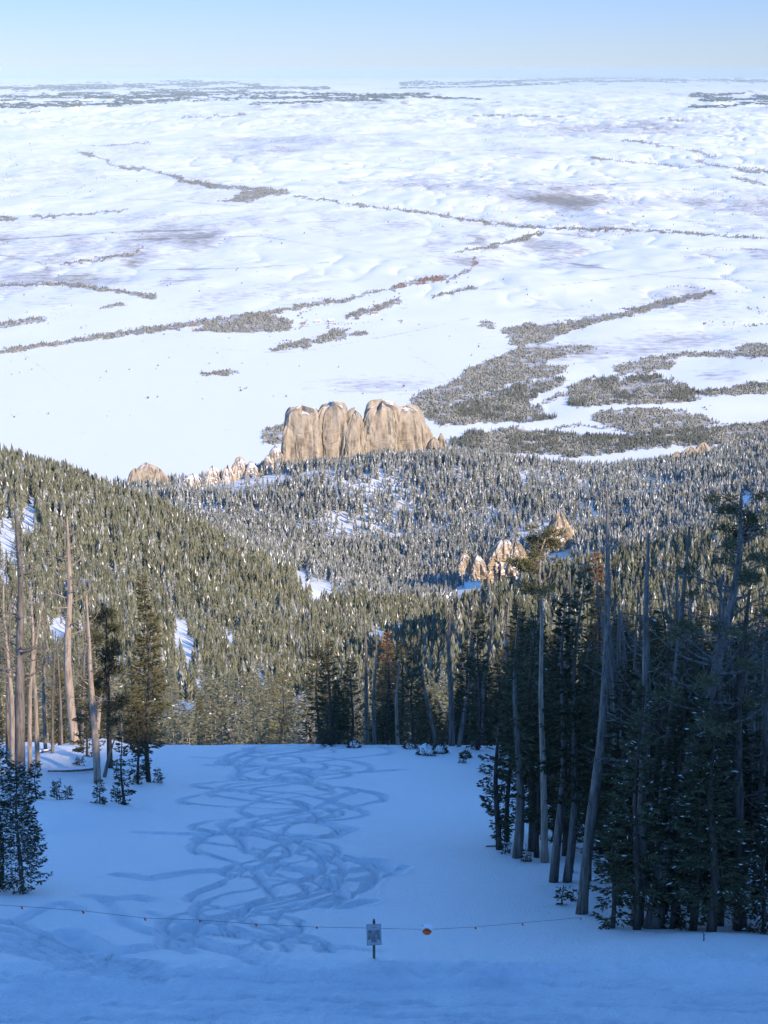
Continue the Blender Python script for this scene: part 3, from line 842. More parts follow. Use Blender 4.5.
for pl_, dn, kd in WOODS:
    us = [p[0] for p in pl_]; vs = [p[1] for p in pl_]
    n = int((max(us) - min(us)) * (max(vs) - min(vs)) * dn * 5.0) + 8
    u = rng.uniform(min(us), max(us), n); v = rng.uniform(min(vs), max(vs), n)
    un = u + 9 * fbm(u / 9, v / 4, 4, 101, .7) + rng.normal(0, 1.5, n); vn = v + 3.2 * fbm(u / 9, v / 4, 4, 103, .7) + rng.normal(0, .5, n)
    ok = in_poly(un, vn, pl_) & (fbm(u / 10, v / 2.5, 4, 105, .65) > np.where(v < 312, -0.02, -0.12) - .12 * rng.normal(size=n))
    u, v = u[ok], v[ok]
    if not len(u): continue
    x, y = plain_points(u, v); g = ~np.isnan(x); x, y, u, v = x[g], y[g], u[g], v[g]
    con = np.zeros(len(x), bool)
    if kd == 'mixed': con = fbm(u / 26, v / 9, 3, 107) + .25 * rng.normal(size=len(x)) > 0.0
    elif kd == 'brush': con = rng.random(len(x)) < .04 * (y < 9000)
    for key, m in (('needles_blue', con), ('brush_red' if kd == 'brush_red' else 'brush', ~con)):
        BW[key][0].append(x[m]); BW[key][1].append(y[m])
# brush in the draws of the rolling country
u = rng.uniform(-20, 790, 60000); v = rng.uniform(108, 330, 60000); x, y = plain_points(u, v); g = ~np.isnan(x); x, y = x[g], y[g]
n_ = fbm(x / 2600.0, y / 3600.0, 5, 3, 0.5); gl = np.abs(fbm(x / 420.0 + 0.3 * n_, y / 900.0, 3, 31, 0.6))
ok = (gl < .022) & (fbm(x / 5200.0, y / 7000.0, 2, 33) > -.05) & (fbm(x / 1500.0, y / 2500.0, 3, 113) > .05)
BW['brush'][0].append(x[ok]); BW['brush'][1].append(y[ok]); print('draw brush', ok.sum())
# single bushes dotted over the fields
u = rng.uniform(-20, 790, 1500); v = 118 + 300 * rng.random(1500) ** 1.6
ok = fbm(u / 40, v / 14, 3, 109) > 0.06; x, y = plain_points(u[ok], v[ok]); g = ~np.isnan(x)
BW['brush'][0].append(x[g]); BW['brush'][1].append(y[g])
nb = 0
mats_ = []; VV = []; FF = []; MI = []; n0 = 0
for mi, key in enumerate(BW):
    x = np.concatenate(BW[key][0]) if BW[key][0] else np.zeros(0); y = np.concatenate(BW[key][1]) if BW[key][1] else np.zeros(0)
    mats_.append(M[key])
    if not len(x): continue
    z = height(x, y, False); grow = np.clip(y / 6000.0, 1, 6) ** 0.5
    h = rng.uniform(2.0, 8.5, len(x)) * grow; w = h * rng.uniform(.3, .6, len(x)); 
    if key == 'needles_blue':
        h = rng.uniform(5, 13, len(x)); V, Fc, own, _a, _b = scatter([cone_tree(900 + k, 3, 5, .2) for k in range(4)], np.stack([x, y, z - .4], 1), np.stack([h, h, h], 1), rng)
    else:
        V, Fc, own, _a, _b = scatter([blob(800 + k) for k in range(6)], np.stack([x, y, z - .6], 1), np.stack([w * .75, w * .75, h * .5], 1), rng)
    VV.append(V); FF.append(Fc + n0); MI.append(np.full(len(Fc), mi)); n0 += len(V); nb += len(x)
wd = fast_mesh('creek_woodland', np.concatenate(VV), np.concatenate(FF), mats_, None, False, np.concatenate(MI))
tag(wd, 'leafless brush and small conifers along the creeks of the plain', 'woodland', None, 'stuff')
# wooded breaks far off
P_ = []; 
for pts, w in FAR:
    us = [p[0] for p in pts]; n = int((us[-1] - us[0]) * w * 5)
    u = rng.uniform(us[0], us[-1], n); v = np.interp(u, us, [p[1] for p in pts]) + rng.uniform(-2.2, 2.2, n) * w
    ok = np.abs(v - np.interp(u, us, [p[1] for p in pts])) < w * (0.75 + 2.6 * fbm(u / 24.0, v / 1.1, 5, 95, .7))
    x, y = plain_points(u[ok], v[ok]); g = ~np.isnan(x); P_.append(np.stack([x[g], y[g]], 1))
P_ = np.concatenate(P_)
z = height(P_[:, 0], P_[:, 1], False)
k_ = P_[:, 1] / 40000.0
S_ = np.stack([rng.uniform(18, 60, len(P_)) * k_, rng.uniform(40, 120, len(P_)) * k_, rng.uniform(7, 16, len(P_)) * (0.6 + .4 * k_)], 1)
V, Fc, own, _a, _b = scatter([blob(850 + k) for k in range(6)], np.stack([P_[:, 0], P_[:, 1], z - 3], 1), S_, rng)
fw = fast_mesh('far_woods', V, Fc, M['needles_blue'], None, False)
tag(fw, 'dark wooded breaks fading to blue near the horizon', 'woodland', None, 'stuff')
print('woodland blobs', nb, len(P_))

# ================================================================== ROCKS
def rock_lobe(mesh, uc, hw, vtop, vbase, Y, depth, p=3.5, seed=0, rough=0.10, nseg=84, nrow=52):
    k = Y / F / 0.975
    c = at(uc, vbase, Y); top = at(uc, vtop, Y); H = top.z - c.z; A = hw * k
    th = np.linspace(0, 2 * np.pi, nseg, endpoint=False); t = np.linspace(0, 1, nrow)
    T, R = np.meshgrid(th, t)
    prof = np.clip(1 - R ** p, 0, 1) ** (1 / max(1.6, p * 0.7))
    e = 2 / (5.0 if p > 3.8 else 3.0)
    cx = np.sign(np.cos(T)) * np.abs(np.cos(T)) ** e; sy = np.sign(np.sin(T)) * np.abs(np.sin(T)) ** e
    gx_ = cx * A; gy_ = sy * depth
    crack = np.abs(fbm(gx_ / (A * .5) + seed, gy_ / (A * .5) + R * .35, 3, seed + 1)); crack = -np.exp(-(crack / .07) ** 2)
    mass = fbm(gx_ / (A * .55) + seed * 3, gy_ / (A * .55) + R * 2.2, 4, seed + 9); mass = mass * .4 + .6 * np.round(mass * 5) / 5
    groove = -np.exp(-(np.abs(fbm(gx_ / (A * .30) + seed * 5, gy_ / (A * .3) + R * .5, 3, seed + 17)) / .10) ** 2)
    fine = fbm(gx_ / (A * .16) + R * 2, gy_ / (A * .16) + R * 9, 4, seed + 13, .65)
    s = prof * (1 + rough * (1.5 * mass + 0.9 * crack + 0.55 * fine) * (1 - R ** 8 * .6))
    X = c.x + gx_ * s; Yv = Y + gy_ * s; Zv = c.z + R * H * (1 + 0.10 * fbm(gx_ / (A * .55), gy_ / (A * .55) + seed, 3, seed + 21) * R)
    V = np.stack([X, Yv, Zv], -1).reshape(-1, 3)
    Fc = [(i * nseg + j, i * nseg + (j + 1) % nseg, (i + 1) * nseg + (j + 1) % nseg, (i + 1) * nseg + j) for i in range(nrow - 1) for j in range(nseg)]
    mesh.add(V, Fc)

def rock(name, lobes, label, m='rock', group=None, extra=None):
    l0 = lobes[0]; b = at(l0[0], l0[3], l0[4])
    t = thing(name, b, label, 'rock', group)
    for nm, ls in [('stone', lobes)] + (extra or []):
        r = Mesh()
        for k, l in enumerate(ls):
            rock_lobe(r, *l)
        r.v = [(x - b.x, y - b.y, z - b.z) for x, y, z in r.v]
        r.build(nm, M[m], t, False)
    return t

rock('granite_wall', [(303, 20, 408, 478, 1840, 17, 6.5, 1, .13), (333, 17, 405, 478, 1842, 18, 6.0, 2, .13), (355, 15, 411, 474, 1834, 14, 3.0, 3, .14),
      (382, 20, 404, 474, 1842, 20, 5.5, 4, .13), (406, 20, 407, 472, 1848, 18, 4.5, 5, .13), (422, 14, 424, 466, 1848, 14, 2.6, 6, .14), (292, 10, 424, 480, 1832, 12, 4.0, 7, .15), (345, 14, 425, 474, 1845, 14, 4, 8, .14), (318, 12, 416, 478, 1846, 12, 5, 18, .14)],
     'huge tan cliff of rounded granite towers rising from the middle ridge', extra=[('pinnacle', [(434, 7, 438, 462, 1836, 6, 3, 9, .3), (441, 4, 434, 460, 1840, 5, 3, 10, .3)])])
rock('granite_dome', [(148, 23, 464, 502, 1830, 18, 2.4, 11, .13), (136, 11, 470, 502, 1818, 10, 2.6, 31, .16), (160, 12, 470, 502, 1822, 10, 2.2, 32, .16)], 'low tan granite dome behind the wooded left spur', 'rock')
rock('snowy_outcrop', [(193, 16, 474, 500, 1800, 14, 2.0, 12, .22), (213, 13, 467, 496, 1806, 12, 2.0, 13, .22), (228, 10, 466, 494, 1806, 10, 2.2, 14, .2)], 'snow dusted broken rocks between the dome and the big cliff', 'rock_grey')
rock('snowy_outcrop', [(240, 10, 458, 490, 1812, 10, 2.6, 15, .22), (252, 9, 462, 490, 1806, 9, 2.2, 16, .22)], 'grey snow topped crag just left of the big cliff', 'rock_grey')
rock('snowy_outcrop', [(276, 9, 447, 476, 1822, 9, 2.6, 17, .22), (268, 6, 455, 478, 1816, 6, 2.4, 19, .22)], 'pale shoulder of rock against the cliff\'s left foot', 'rock_grey')
rock('rock_stub', [(197, 4.5, 481, 500, 1770, 4, 3, 33, .2)], 'small orange rock stub below the snow dusted broken rocks', 'rock')
rock('granite_outcrop', [(503, 21, 539, 582, 1350, 17, 2.3, 20, .34), (515, 13, 543, 582, 1346, 12, 2.4, 21, .34)], 'tan rock knob with snow streaks on the right hand ridge', 'rock_mix')
rock('granite_outcrop', [(559, 17, 514, 562, 1440, 14, 1.7, 22, .34), (553, 14, 528, 562, 1434, 10, 2.0, 35, .34)], 'pointed tan rock with a snowy right edge on the ridge', 'rock_mix')
rock('small_rock', [(464, 7, 554, 572, 1345, 6, 2.8, 23, .3)], 'small pale rock leftmost in the row beside the streaked knob', 'rock_mix')
rock('small_rock', [(478, 8, 556, 578, 1340, 7, 2.8, 24, .32)], 'small rounded rock touching the streaked knob\'s left side', 'rock_mix')
rock('rock_spike', [(744, 6, 476, 520, 1500, 6, 2.2, 26, .28), (748, 5, 488, 520, 1498, 6, 2.4, 46, .28)], 'narrow orange rock spike showing through bare branches at right', 'rock')
rock('ridge_rock', [(690, 10, 447, 466, 1860, 9, 2.6, 27, .3), (703, 10, 443, 464, 1864, 9, 2.6, 28, .3), (677, 9, 452, 470, 1862, 8, 2.4, 29, .3)], 'pale rocks along the skyline of the far right ridge', 'rock')
rock('ridge_rock', [(571, 8, 474, 500, 1800, 6, 2.2, 30, .2)], 'little tan rock among the frosted trees of the far right slope', 'rock')

# ================================================================== THE FOREST ON THE SLOPES
CLEAR = [(506, 580, 24, 16), (558, 562, 20, 16), (475, 590, 18, 12), (745, 500, 6, 14),(58, 640, 15, 24), (86, 633, 12, 10), (186, 652, 16, 24), (180, 640, 10, 16), (205, 690, 14, 14), (318, 592, 22, 17), (300, 577, 9, 12), (340, 600, 12, 8), (376, 640, 18, 16), (400, 632, 12, 12),
         (8, 545, 14, 40), (30, 520, 10, 26), (300, 715, 12, 20), (460, 596, 14, 8), (230, 645, 6, 12), (350, 660, 10, 8), (120, 668, 14, 18), (240, 700, 5, 24), (262, 690, 5, 18), (190, 720, 12, 24)]
rng = np.random.default_rng(21)
# horizon seen from the camera, to leave out what no one can see
hq = np.linspace(-0.27, 0.27, 260); hy = np.exp(np.linspace(math.log(60), math.log(2400), 520))
HYg, HQg = np.meshgrid(hy, hq, indexing='ij')
HS = np.maximum.accumulate(height(HQg * HYg, HYg) / HYg, axis=0)
def visible(x, y, z, h, slack=0.004):
    i = np.clip(np.searchsorted(hy, y * 0.985) - 1, 0, len(hy) - 1); j = np.clip(((x / y + .27) / .54 * 259).round().astype(int), 0, 259)
    return (z + h) / y > HS[i, j] - slack
def forest_points(y0, y1, area, qlim=0.235):
    n = int(qlim * (y1 * y1 - y0 * y0) / area)
    y = np.sqrt(rng.uniform(y0 * y0, y1 * y1, n)); x = rng.uniform(-qlim, qlim, n) * y
    z = height(x, y); u, v = project(x, y, z)
    keep = np.ones(n, bool)
    for (cu, cv, ru, rv) in CLEAR:
        d = ((u - cu) / ru) ** 2 + ((v - cv) / rv) ** 2
        keep &= rng.random(n) > 1.15 - d * 0.75
    dn = 0.86 + 0.8 * fbm(x / 60, y / 80, 3, 61) - .35 * (fbm(x / 14, y / 18, 2, 65) > .25)
    dn = np.where((y > 1250) & (u > 520), dn - 0.10, dn)
    dn = np.where((y > 1600) & (u < 285) & (v < 492), dn - 0.45, dn)
    keep &= rng.random(n) < np.clip(dn, 0.06, 1)
    # none on the open run or in the gap below it
    keep &= ~((y < 150) & (u > 150) & (u < 310))
    keep &= ~((v < 473) & (y > 1780) & (u > 286) & (u < 430) & (y > 1822))
    return x[keep], y[keep], z[keep], u[keep], v[keep]

def norm_spruce(seed, **kw):
    V, Fc = spruce_crown(10, kw.pop('r', 1.5), seed, **kw)
    return V / 10.0, Fc
def with_trunk(pv):
    V, Fc = pv; n = len(V); r = 0.013
    a = [0.3, 2.4, 4.5]; T = [(math.cos(t) * r, math.sin(t) * r, -0.04) for t in a] + [(math.cos(t) * r * .4, math.sin(t) * r * .4, .7) for t in a]
    return np.concatenate([V, np.array(T)]), np.concatenate([Fc, np.array([(n, n + 1, n + 4, n + 3), (n + 1, n + 2, n + 5, n + 4), (n + 2, n, n + 3, n + 5)])])

# ---- trees one can tell apart: eight shapes shared by the copies
def region_right(n, rmin):
    out = []
    tries = 0; r_ = random.Random(3)
    while len(out) < n and tries < 20000:
        tries += 1
        y = 58.5 + 74 * r_.random() ** 0.9
        xr = float(np.interp(y, [57, 62, 69, 76, 84, 100, 122, 128, 134], [10.4, 8.9, 8.2, 7.2, 6.4, 6.9, 7.6, 6.4, 3.5])) + 0.4
        x = xr + (0.215 * y + 2.5 - xr) * r_.random()
        if all((x - a) ** 2 + (y - b) ** 2 > rmin * rmin for a, b in out): out.append((x, y))
    return out
def region_fan(n, y0, y1, u0, u1, rmin, seed, pw=1.0):
    out = []; r_ = random.Random(seed); tries = 0
    while len(out) < n and tries < 30000:
        tries += 1
        y = y0 + (y1 - y0) * r_.random() ** pw; u = r_.uniform(u0, u1); x = (u - 384) / F * y * 1.05
        if all((x - a) ** 2 + (y - b) ** 2 > rmin * rmin for a, b in out): out.append((x, y))
    return out

LAB = {'A': ('dark shaded evergreen packed into the stand along the right edge of the run', 'shaded evergreens along the right edge of the run'),
       'B': ('half shaded evergreen standing just beyond the crest, right of centre', 'evergreens just beyond the crest of the run'),
       'C': ('sunlit evergreen in the valley below the crest of the run', 'sunlit evergreens in the valley below the crest'),
       'D': ('evergreen in the open stand beyond the left bank of the run', 'evergreens beyond the left bank of the run')}
protos = []
spec = [dict(h=12, r=1.7, power=.75), dict(h=12, r=1.35, power=.9, ragged=.5), dict(h=12, r=1.9, power=.65, ragged=.55), dict(h=12, r=1.2, power=.8),
        dict(h=12, r=1.55, power=.85, ragged=.5, z0=.14), dict(h=12, r=1.45, power=.8, z0=.1), dict(h=12, r=1.75, power=.9, ragged=.45), dict(h=12, r=1.1, power=.7, ragged=.5, z0=.15)]
spots = [(x, y, 'A') for x, y in region_right(128, 1.2)] + [(x, y, 'B') for x, y in region_fan(98, 131.5, 172, 316, 800, 1.6, 5, 1.3)] + \
        [(x, y, 'C') for x, y in region_fan(42, 185, 300, -10, 790, 4.2, 6)] + [(x, y, 'D') for x, y in region_fan(14, 138, 180, -20, 145, 3.2, 8)]
r_ = random.Random(17)
made = {}
n_ind = 0
for k, (x, y, reg) in enumerate(spots):
    pi_ = r_.randrange(8); z = snow_z(x, y); lab, grp = LAB[reg]
    hh = {'A': r_.uniform(6.0, 12.5), 'B': r_.uniform(6, 12), 'C': r_.uniform(8.5, 14), 'D': r_.uniform(5, 9)}[reg]
    if reg in 'AB': hh = min(12.5, max(2.6, height_of(Vector((x, y, z)), r_.uniform(*((610, 730) if reg == 'A' else ((630, 715) if x / y < .06 else (585, 690)))))))
    if reg == 'A' and r_.random() < .28: hh = r_.uniform(2.2, 4.5)
    nd = 'needles_olive' if reg == 'C' else 'needles'
    key = (pi_, nd)
    if key not in made:
        sp = dict(spec[pi_]); h0 = sp.pop('h'); rr = sp.pop('r')
        t = place_spruce('conifer_tree', Vector((x, y, z)), h0, rr, 300 + pi_, lab, grp, needles=nd, snowy=.008, step=.34, nper=7, spray=(.22, .068), dens=2.3, **sp)
        made[key] = t
    else:
        t = copy_tree(made[key]); t.location = (x, y, z); t['label'] = lab; t['group'] = grp
    t.rotation_euler = (r_.uniform(-.035, .035), r_.uniform(-.035, .035), r_.uniform(0, 6.28))
    s = hh / 12.0; w_ = s * r_.uniform(1.0, 1.5) if hh > 5 else s * 1.5
    t.scale = (w_, w_, s); n_ind += 1

# ---- all the rest as one mass
pole = (np.zeros((0, 3)), np.zeros((0, 4), int))
midp = [with_trunk(pole)] + [with_trunk(norm_spruce(500 + k, r=r0, step=.62, nper=6, spray=(.46, .15), dens=1.25, ragged=.45, z0=.1)) for k, r0 in enumerate((1.3, 1.1, 1.6, 1.45, 1.0))]
farp = [cone_tree(600 + k, 6, 6, wd_) for k, wd_ in enumerate((.17, .14, .19, .16, .13))]
tinyp = [cone_tree(700 + k, 4, 5, wd_) for k, wd_ in enumerate((.19, .16, .21, .17))]
VV = []; FF = []; MI = []; n0 = 0
def mass(P, S, prot, frost, p_snow, quad, bark_from=None):
    global n0
    V, Fc, own, fnum, pnum = scatter(prot, P, S, rng)
    mi = np.where(frost[own], 1, 0)
    mi[rng.random(len(Fc)) < p_snow[own]] = 2
    if quad:
        nf = np.array([len(p[1]) for p in prot]); mi[fnum >= nf[pnum] - 3] = 3
        Fc = np.concatenate([Fc[:, [0, 1, 2]], Fc[:, [0, 2, 3]]]); mi = np.concatenate([mi, mi])
    VV.append(V); FF.append(Fc + n0); MI.append(mi); n0 += len(V)
cnt = 0
for (y0, y1, area, prot, quad, hmin, hmax) in [(182, 470, 13, midp, True, 7, 12.5), (470, 900, 8, farp, False, 5.2, 10), (900, 2050, 12, tinyp, False, 8, 13)]:
    x, y, z, u, v = forest_points(y0, y1, area)
    h = hmin + (hmax - hmin) * rng.beta(1.6, 2.2, len(x)) * 1.25; h = h * (0.95 + .45 * fbm(x / 35, y / 35, 3, 63)) * np.where((y > 470) & (y < 1100) & (u > 440), 1.25, 1)
    ok = visible(x, y, z, h); x, y, z, u, v, h = (a[ok] for a in (x, y, z, u, v, h))
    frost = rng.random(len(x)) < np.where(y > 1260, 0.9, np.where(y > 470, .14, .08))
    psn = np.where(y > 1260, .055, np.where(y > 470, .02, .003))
    P = np.stack([x, y, z - .3], 1); wv = h * rng.uniform(.85, 1.25, len(x))
    mass(P, np.stack([wv, wv, h], 1), prot, frost, psn, quad); cnt += len(x)
fo = fast_mesh('conifer_forest', np.concatenate(VV), np.concatenate(FF), [M['needles_far'], M['needles_frost'], M['snow_tuft'], M['bark_tan']], None, False, np.concatenate(MI))
tag(fo, 'conifer forest covering the spurs and ridges below the run', 'forest', None, 'stuff')
print('forest trees', cnt, 'faces', len(fo.data.polygons), 'individuals', n_ind)

# ================================================================== TREES WITH A PLACE OF THEIR OWN
def snag_at(pts, wpx, label, seed, bark='bark_grey', name='dead_tree', **kw):
    b = foot(*pts[0], y0=55); pth = via(pts, b); h = height_of(b, pts[-1][1])
    return place_snag(name, b, pth, h, wpx / px(b) / 2, seed, label, None, bark, **kw)
def pine_at(pts, wpx, label, seed, bark='bark_grey', needles='needles', name='limber_pine', **kw):
    b = foot(*pts[0], y0=55); pth = via(pts, b); h = height_of(b, pts[-1][1])
    return place_pine(name, b, pth, h, wpx / px(b) / 2, seed, label, None, needles, bark, **kw)
def spruce_at(u, v, vt, wpx, label, seed, name='spruce_tree', ut=None, **kw):
    b = foot(u, v, y0=55); h = height_of(b, vt)
    lean = ((ut - u) / px(b), 0) if ut is not None else (0, 0)
    kw.setdefault('dens', 2.3); kw.setdefault('spray', (.19, .06)); kw.setdefault('step', .30); kw.setdefault('nper', 7)
    return place_spruce(name, b, h, wpx / px(b) / 2, seed, label, lean=lean, **kw)

# left bank
snag_at([(20, 784), (20, 740), (18, 660), (19, 580), (17, 502)], 10.5, 'tall grey dead pine with bare upper limbs at the left edge', 1001, nbr=48, spread=2.8, first=.36, upturn=1.0)
snag_at([(30, 778), (30, 700), (33, 640), (28, 590)], 5, 'thin tan dead trunk just right of the tall grey dead pine', 1002, 'bark_tan', nbr=9, spread=.9, first=.6)
snag_at([(38, 776), (36, 700), (34, 660), (44, 600)], 5, 'slim tan dead trunk with a forked upper stem in the left stand', 1003, 'bark_tan', nbr=10, spread=1.3, first=.45, upturn=1.2)
snag_at([(76, 756), (71, 715), (67, 660), (69, 590), (66, 518)], 9, 'stout tan dead trunk leaning left with broken upper limbs', 1004, 'bark_tan', nbr=40, spread=1.9, first=.5, upturn=.9)
snag_at([(98, 782), (95, 735), (92, 680), (91, 640), (88, 592)], 7.5, 'tan dead trunk with small branches beside the leaning pole', 1005, 'bark_tan', nbr=30, spread=1.3, first=.42, upturn=.9)
snag_at([(96, 745), (99, 710), (104, 672)], 5, 'short broken tan stub forking beside the branching dead trunk', 1006, 'bark_tan', name='broken_snag', nbr=2, spread=.3, first=.8)
snag_at([(103, 778), (109, 755), (115, 738)], 4, 'bare grey pole leaning right against the left stand', 1007, 'bark_grey', name='leaning_pole', nbr=2, spread=.25, first=.6)
snag_at([(8, 770), (7, 690), (9, 600)], 4.5, 'grey dead trunk nearest the picture\'s left side', 1008, 'bark_grey', nbr=10, spread=1.2, first=.5)
snag_at([(53, 768), (52, 700), (55, 630)], 3.5, 'spindly grey dead stem between the tan trunks on the left bank', 1009, 'bark_grey', nbr=8, spread=.7, first=.4)
snag_at([(46, 762), (44, 690), (47, 600)], 4, 'thin grey dead stem right of the forked tan trunk', 1040, 'bark_pale', nbr=22, spread=1.0, first=.35)
snag_at([(13, 776), (12, 700), (5, 610), (3, 560)], 5, 'tan dead stem leaning out past the left side', 1041, 'bark_tan', nbr=24, spread=1.3, first=.4)
snag_at([(82, 758), (83, 690), (86, 620)], 3.5, 'narrow grey stem between the two stout tan trunks', 1042, 'bark_grey', nbr=22, spread=.9, first=.3)
snag_at([(62, 752), (60, 690), (57, 640)], 3, 'short grey stem left of the stout leaning trunk', 1043, 'bark_pale', nbr=20, spread=.8, first=.3)
pine_at([(110, 770), (108, 720), (107, 670), (106, 612)], 6, 'dark pine with ragged tufts standing right of the tan trunks', 1010, 'bark_dark', spread=1.3, nbr=20, first=.30, foliage=.9, tuft=.6)
spruce_at(150, 781, 574, 50, 'tall olive spruce standing alone by the crest on the left', 1011, needles='needles_olive', z0=.16, power=1.0, ragged=.55, step=.24, nper=8, spray=(.24, .07), dens=2.0, trunk_r=.16)
spruce_at(139, 783, 700, 22, 'dark young spruce touching the tall olive spruce\'s left side', 1012, z0=.1)
spruce_at(123, 804, 728, 20, 'narrow dark spruce in front of the leaning pole', 1013, z0=.05, ragged=.6)
spruce_at(88, 764, 690, 34, 'dense dark spruce behind the branching tan dead trunk', 1014, z0=.05)
spruce_at(60, 748, 660, 34, 'brownish spruce behind the stout leaning tan trunk', 1015, needles='needles_olive', z0=.05, ragged=.5)
spruce_at(2, 889, 742, 84, 'snow dusted spruce cut off by the left edge', 1016, snowy=.16, z0=.03, power=.6, step=.40, nper=15, ragged=.28, spray=(.15, .045), dens=1.9)
spruce_at(21, 894, 762, 52, 'snow dusted spruce overlapping the one at the left edge', 1017, snowy=.13, z0=.03, power=.6, step=.40, nper=15, ragged=.28, spray=(.15, .045), dens=1.9)
spruce_at(36, 799, 762, 18, 'small bushy spruce under the slim tan trunks', 1018, z0=0.0)
for k, (u, v, vt, w_, lb) in enumerate([(57, 800, 781, 12, 'ankle high sapling in front of the fallen log'), (100, 803, 781, 13, 'knee high spruce sapling in front of the dead trunks'), (68, 799, 787, 9, 'sparse twig sapling right of the ankle high one'),
        (116, 802, 788, 9, 'tuft of a sapling at the narrow dark spruce\'s foot'), (80, 772, 758, 9, 'sapling behind the fallen log near the tan trunk'), (138, 784, 771, 7, 'tiny sapling at the olive spruce\'s left foot'), (158, 782, 769, 8, 'tiny sapling at the olive spruce\'s right foot'),
        (562, 904, 888, 10, 'sapling standing alone in the snow at the right'), (573, 900, 890, 7, 'smaller sapling beside the pale leaning trunk'), (526, 861, 850, 6, 'sapling at the foot of the paired trunks'), (482, 772, 764, 5, 'topmost sapling poking from snow at the run\'s right edge'), (463, 762, 752, 8, 'sapling tuft near the snow covered bushes'), (505, 853, 843, 5, 'tuft of twigs left of the paired trunks')]):
    spruce_at(u, v, vt, w_, lb, 1100 + k, name='spruce_sapling', z0=0.0, step=.12, spray=(.14, .05), nper=6, dens=1.2)

def log(pts, wpx, label, bark):
    P = [foot(u, v, y0=55) for u, v in pts]; b = P[0]; m = Mesh(); r = wpx / px(b) / 2
    t = thing('fallen_log', b, label, 'fallen log')
    Q = [(p - b) + Vector((0, 0, r * 1.6)) for p in P]
    m.tube(Q, [r * (1 - .4 * k / (len(Q) - 1)) for k in range(len(Q))], 8, True, .06); m.build('trunk', M[bark], t, True)
    s = Mesh(); s.tube([q + Vector((0, 0, r * .75)) for q in Q], [r * .75 * (1 - .4 * k / (len(Q) - 1)) for k in range(len(Q))], 8, True, .15); s.build('snow_cap', M['snow_tuft'], t, True)
log([(94, 774), (82, 776), (70, 777), (48, 778)], 3.4, 'grey log lying across the snow at the tan trunk\'s foot', 'bark_grey')
log([(36, 767), (44, 766), (52, 766)], 3, 'short snow topped log among the trees of the left bank', 'bark_grey')
log([(486, 847), (497, 847), (512, 845)], 2.2, 'dark log at the foot of the trees at the run\'s right edge', 'bark_dark')

# right stand
snag_at([(581, 913), (585, 875), (592, 815), (599, 740), (606, 650), (611, 570), (612, 500)], 11, 'pale slender trunk leaning right at the stand\'s near corner', 1201, 'bark_pale', nbr=24, spread=1.1, first=.42)
snag_at([(637, 926), (641, 860), (645, 780), (648, 700), (648, 620), (652, 540)], 13, 'grey trunk, left one of the tall close pair', 1202, 'bark_pale', spread=2.0, nbr=34, first=.45, upturn=1.1)
snag_at([(655, 922), (659, 850), (666, 770), (674, 680), (684, 610), (692, 530)], 11, 'grey trunk, right one of the tall close pair', 1203, 'bark_pale', spread=2.2, nbr=34, first=.45, upturn=1.2)
pine_at([(652, 929), (668, 850), (688, 770), (708, 690), (726, 610), (737, 560), (746, 500)], 19, 'big leaning pine with many bare upswept limbs at right', 1204, 'bark_grey', needles='needles_olive', spread=2.6, nbr=64, first=.45, foliage=.14, tuft=.35)
snag_at([(660, 924), (680, 850), (700, 770), (722, 690), (742, 640)], 7, 'thin dark trunk leaning alongside the big leaning pine', 1205, 'bark_grey', nbr=14, spread=1.4, first=.45)
snag_at([(634, 800), (628, 745), (624, 700)], 4, 'thin grey dead stem left of the tall close pair', 1206, 'bark_grey', nbr=4, spread=.5, first=.4)
snag_at([(741, 934), (740, 860), (738, 790), (741, 700), (750, 590)], 13, 'dark thick trunk beside the white marker pole', 1207, 'bark_dark', spread=2.2, nbr=34, first=.4, upturn=1.0)
snag_at([(757, 905), (758, 830), (762, 760), (768, 680), (772, 600)], 9, 'pale trunk with crooked bare limbs near the right edge', 1208, 'bark_pale', nbr=34, spread=2.4, first=.25, upturn=.9)
snag_at([(700, 900), (716, 800), (738, 700), (762, 610)], 6, 'bare grey trunk with drooping twigs behind the dark thick trunk', 1209, 'bark_grey', nbr=30, spread=2.2, first=.35)
spruce_at(517, 857, 600, 40, 'pale trunked spruce, left one of the paired trunks at the run\'s edge', 1210, ut=514, bark='bark_pale', z0=.36, ragged=.55, trunk_r=.23)
spruce_at(531, 851, 615, 44, 'dark trunked spruce, right one of the paired trunks at the run\'s edge', 1211, ut=528, z0=.3, ragged=.45, trunk_r=.26)
spruce_at(556, 881, 590, 46, 'left stem of the double trunk behind the lone sapling', 1212, ut=561, bark='bark_grey', z0=.28, ragged=.55, trunk_r=.2)
spruce_at(566, 881, 560, 46, 'right stem of the double trunk behind the lone sapling', 1213, ut=577, bark='bark_grey', z0=.3, ragged=.55, trunk_r=.2)
pine_at([(545, 862), (544, 790), (541, 700), (541, 600), (538, 575), (541, 552), (550, 530)], 8, 'crooked pine with a pale curved top against the pointed rock', 1214, 'bark_tan', needles='needles_olive', spread=1.5, nbr=16, first=.78, foliage=.4, tuft=.35)
spruce_at(497, 849, 665, 34, 'dark ragged spruce at the left corner of the right stand', 1215, z0=.06, ragged=.5, power=.6)
spruce_at(508, 842, 680, 30, 'dark spruce behind the ragged corner spruce', 1216, z0=.1)
spruce_at(538, 857, 690, 44, 'dark spruce filling between the paired and double trunks', 1217, z0=.25, ragged=.5)
spruce_at(572, 872, 670, 56, 'broad dark spruce behind the double trunk', 1218, z0=.3, ragged=.4)
spruce_at(612, 928, 800, 46, 'low dark spruce between the pale trunk and the close pair', 1219, z0=.05, snowy=.035)
spruce_at(634, 930, 680, 60, 'tall dark spruce behind the tall close pair', 1220, z0=.12, snowy=.02)
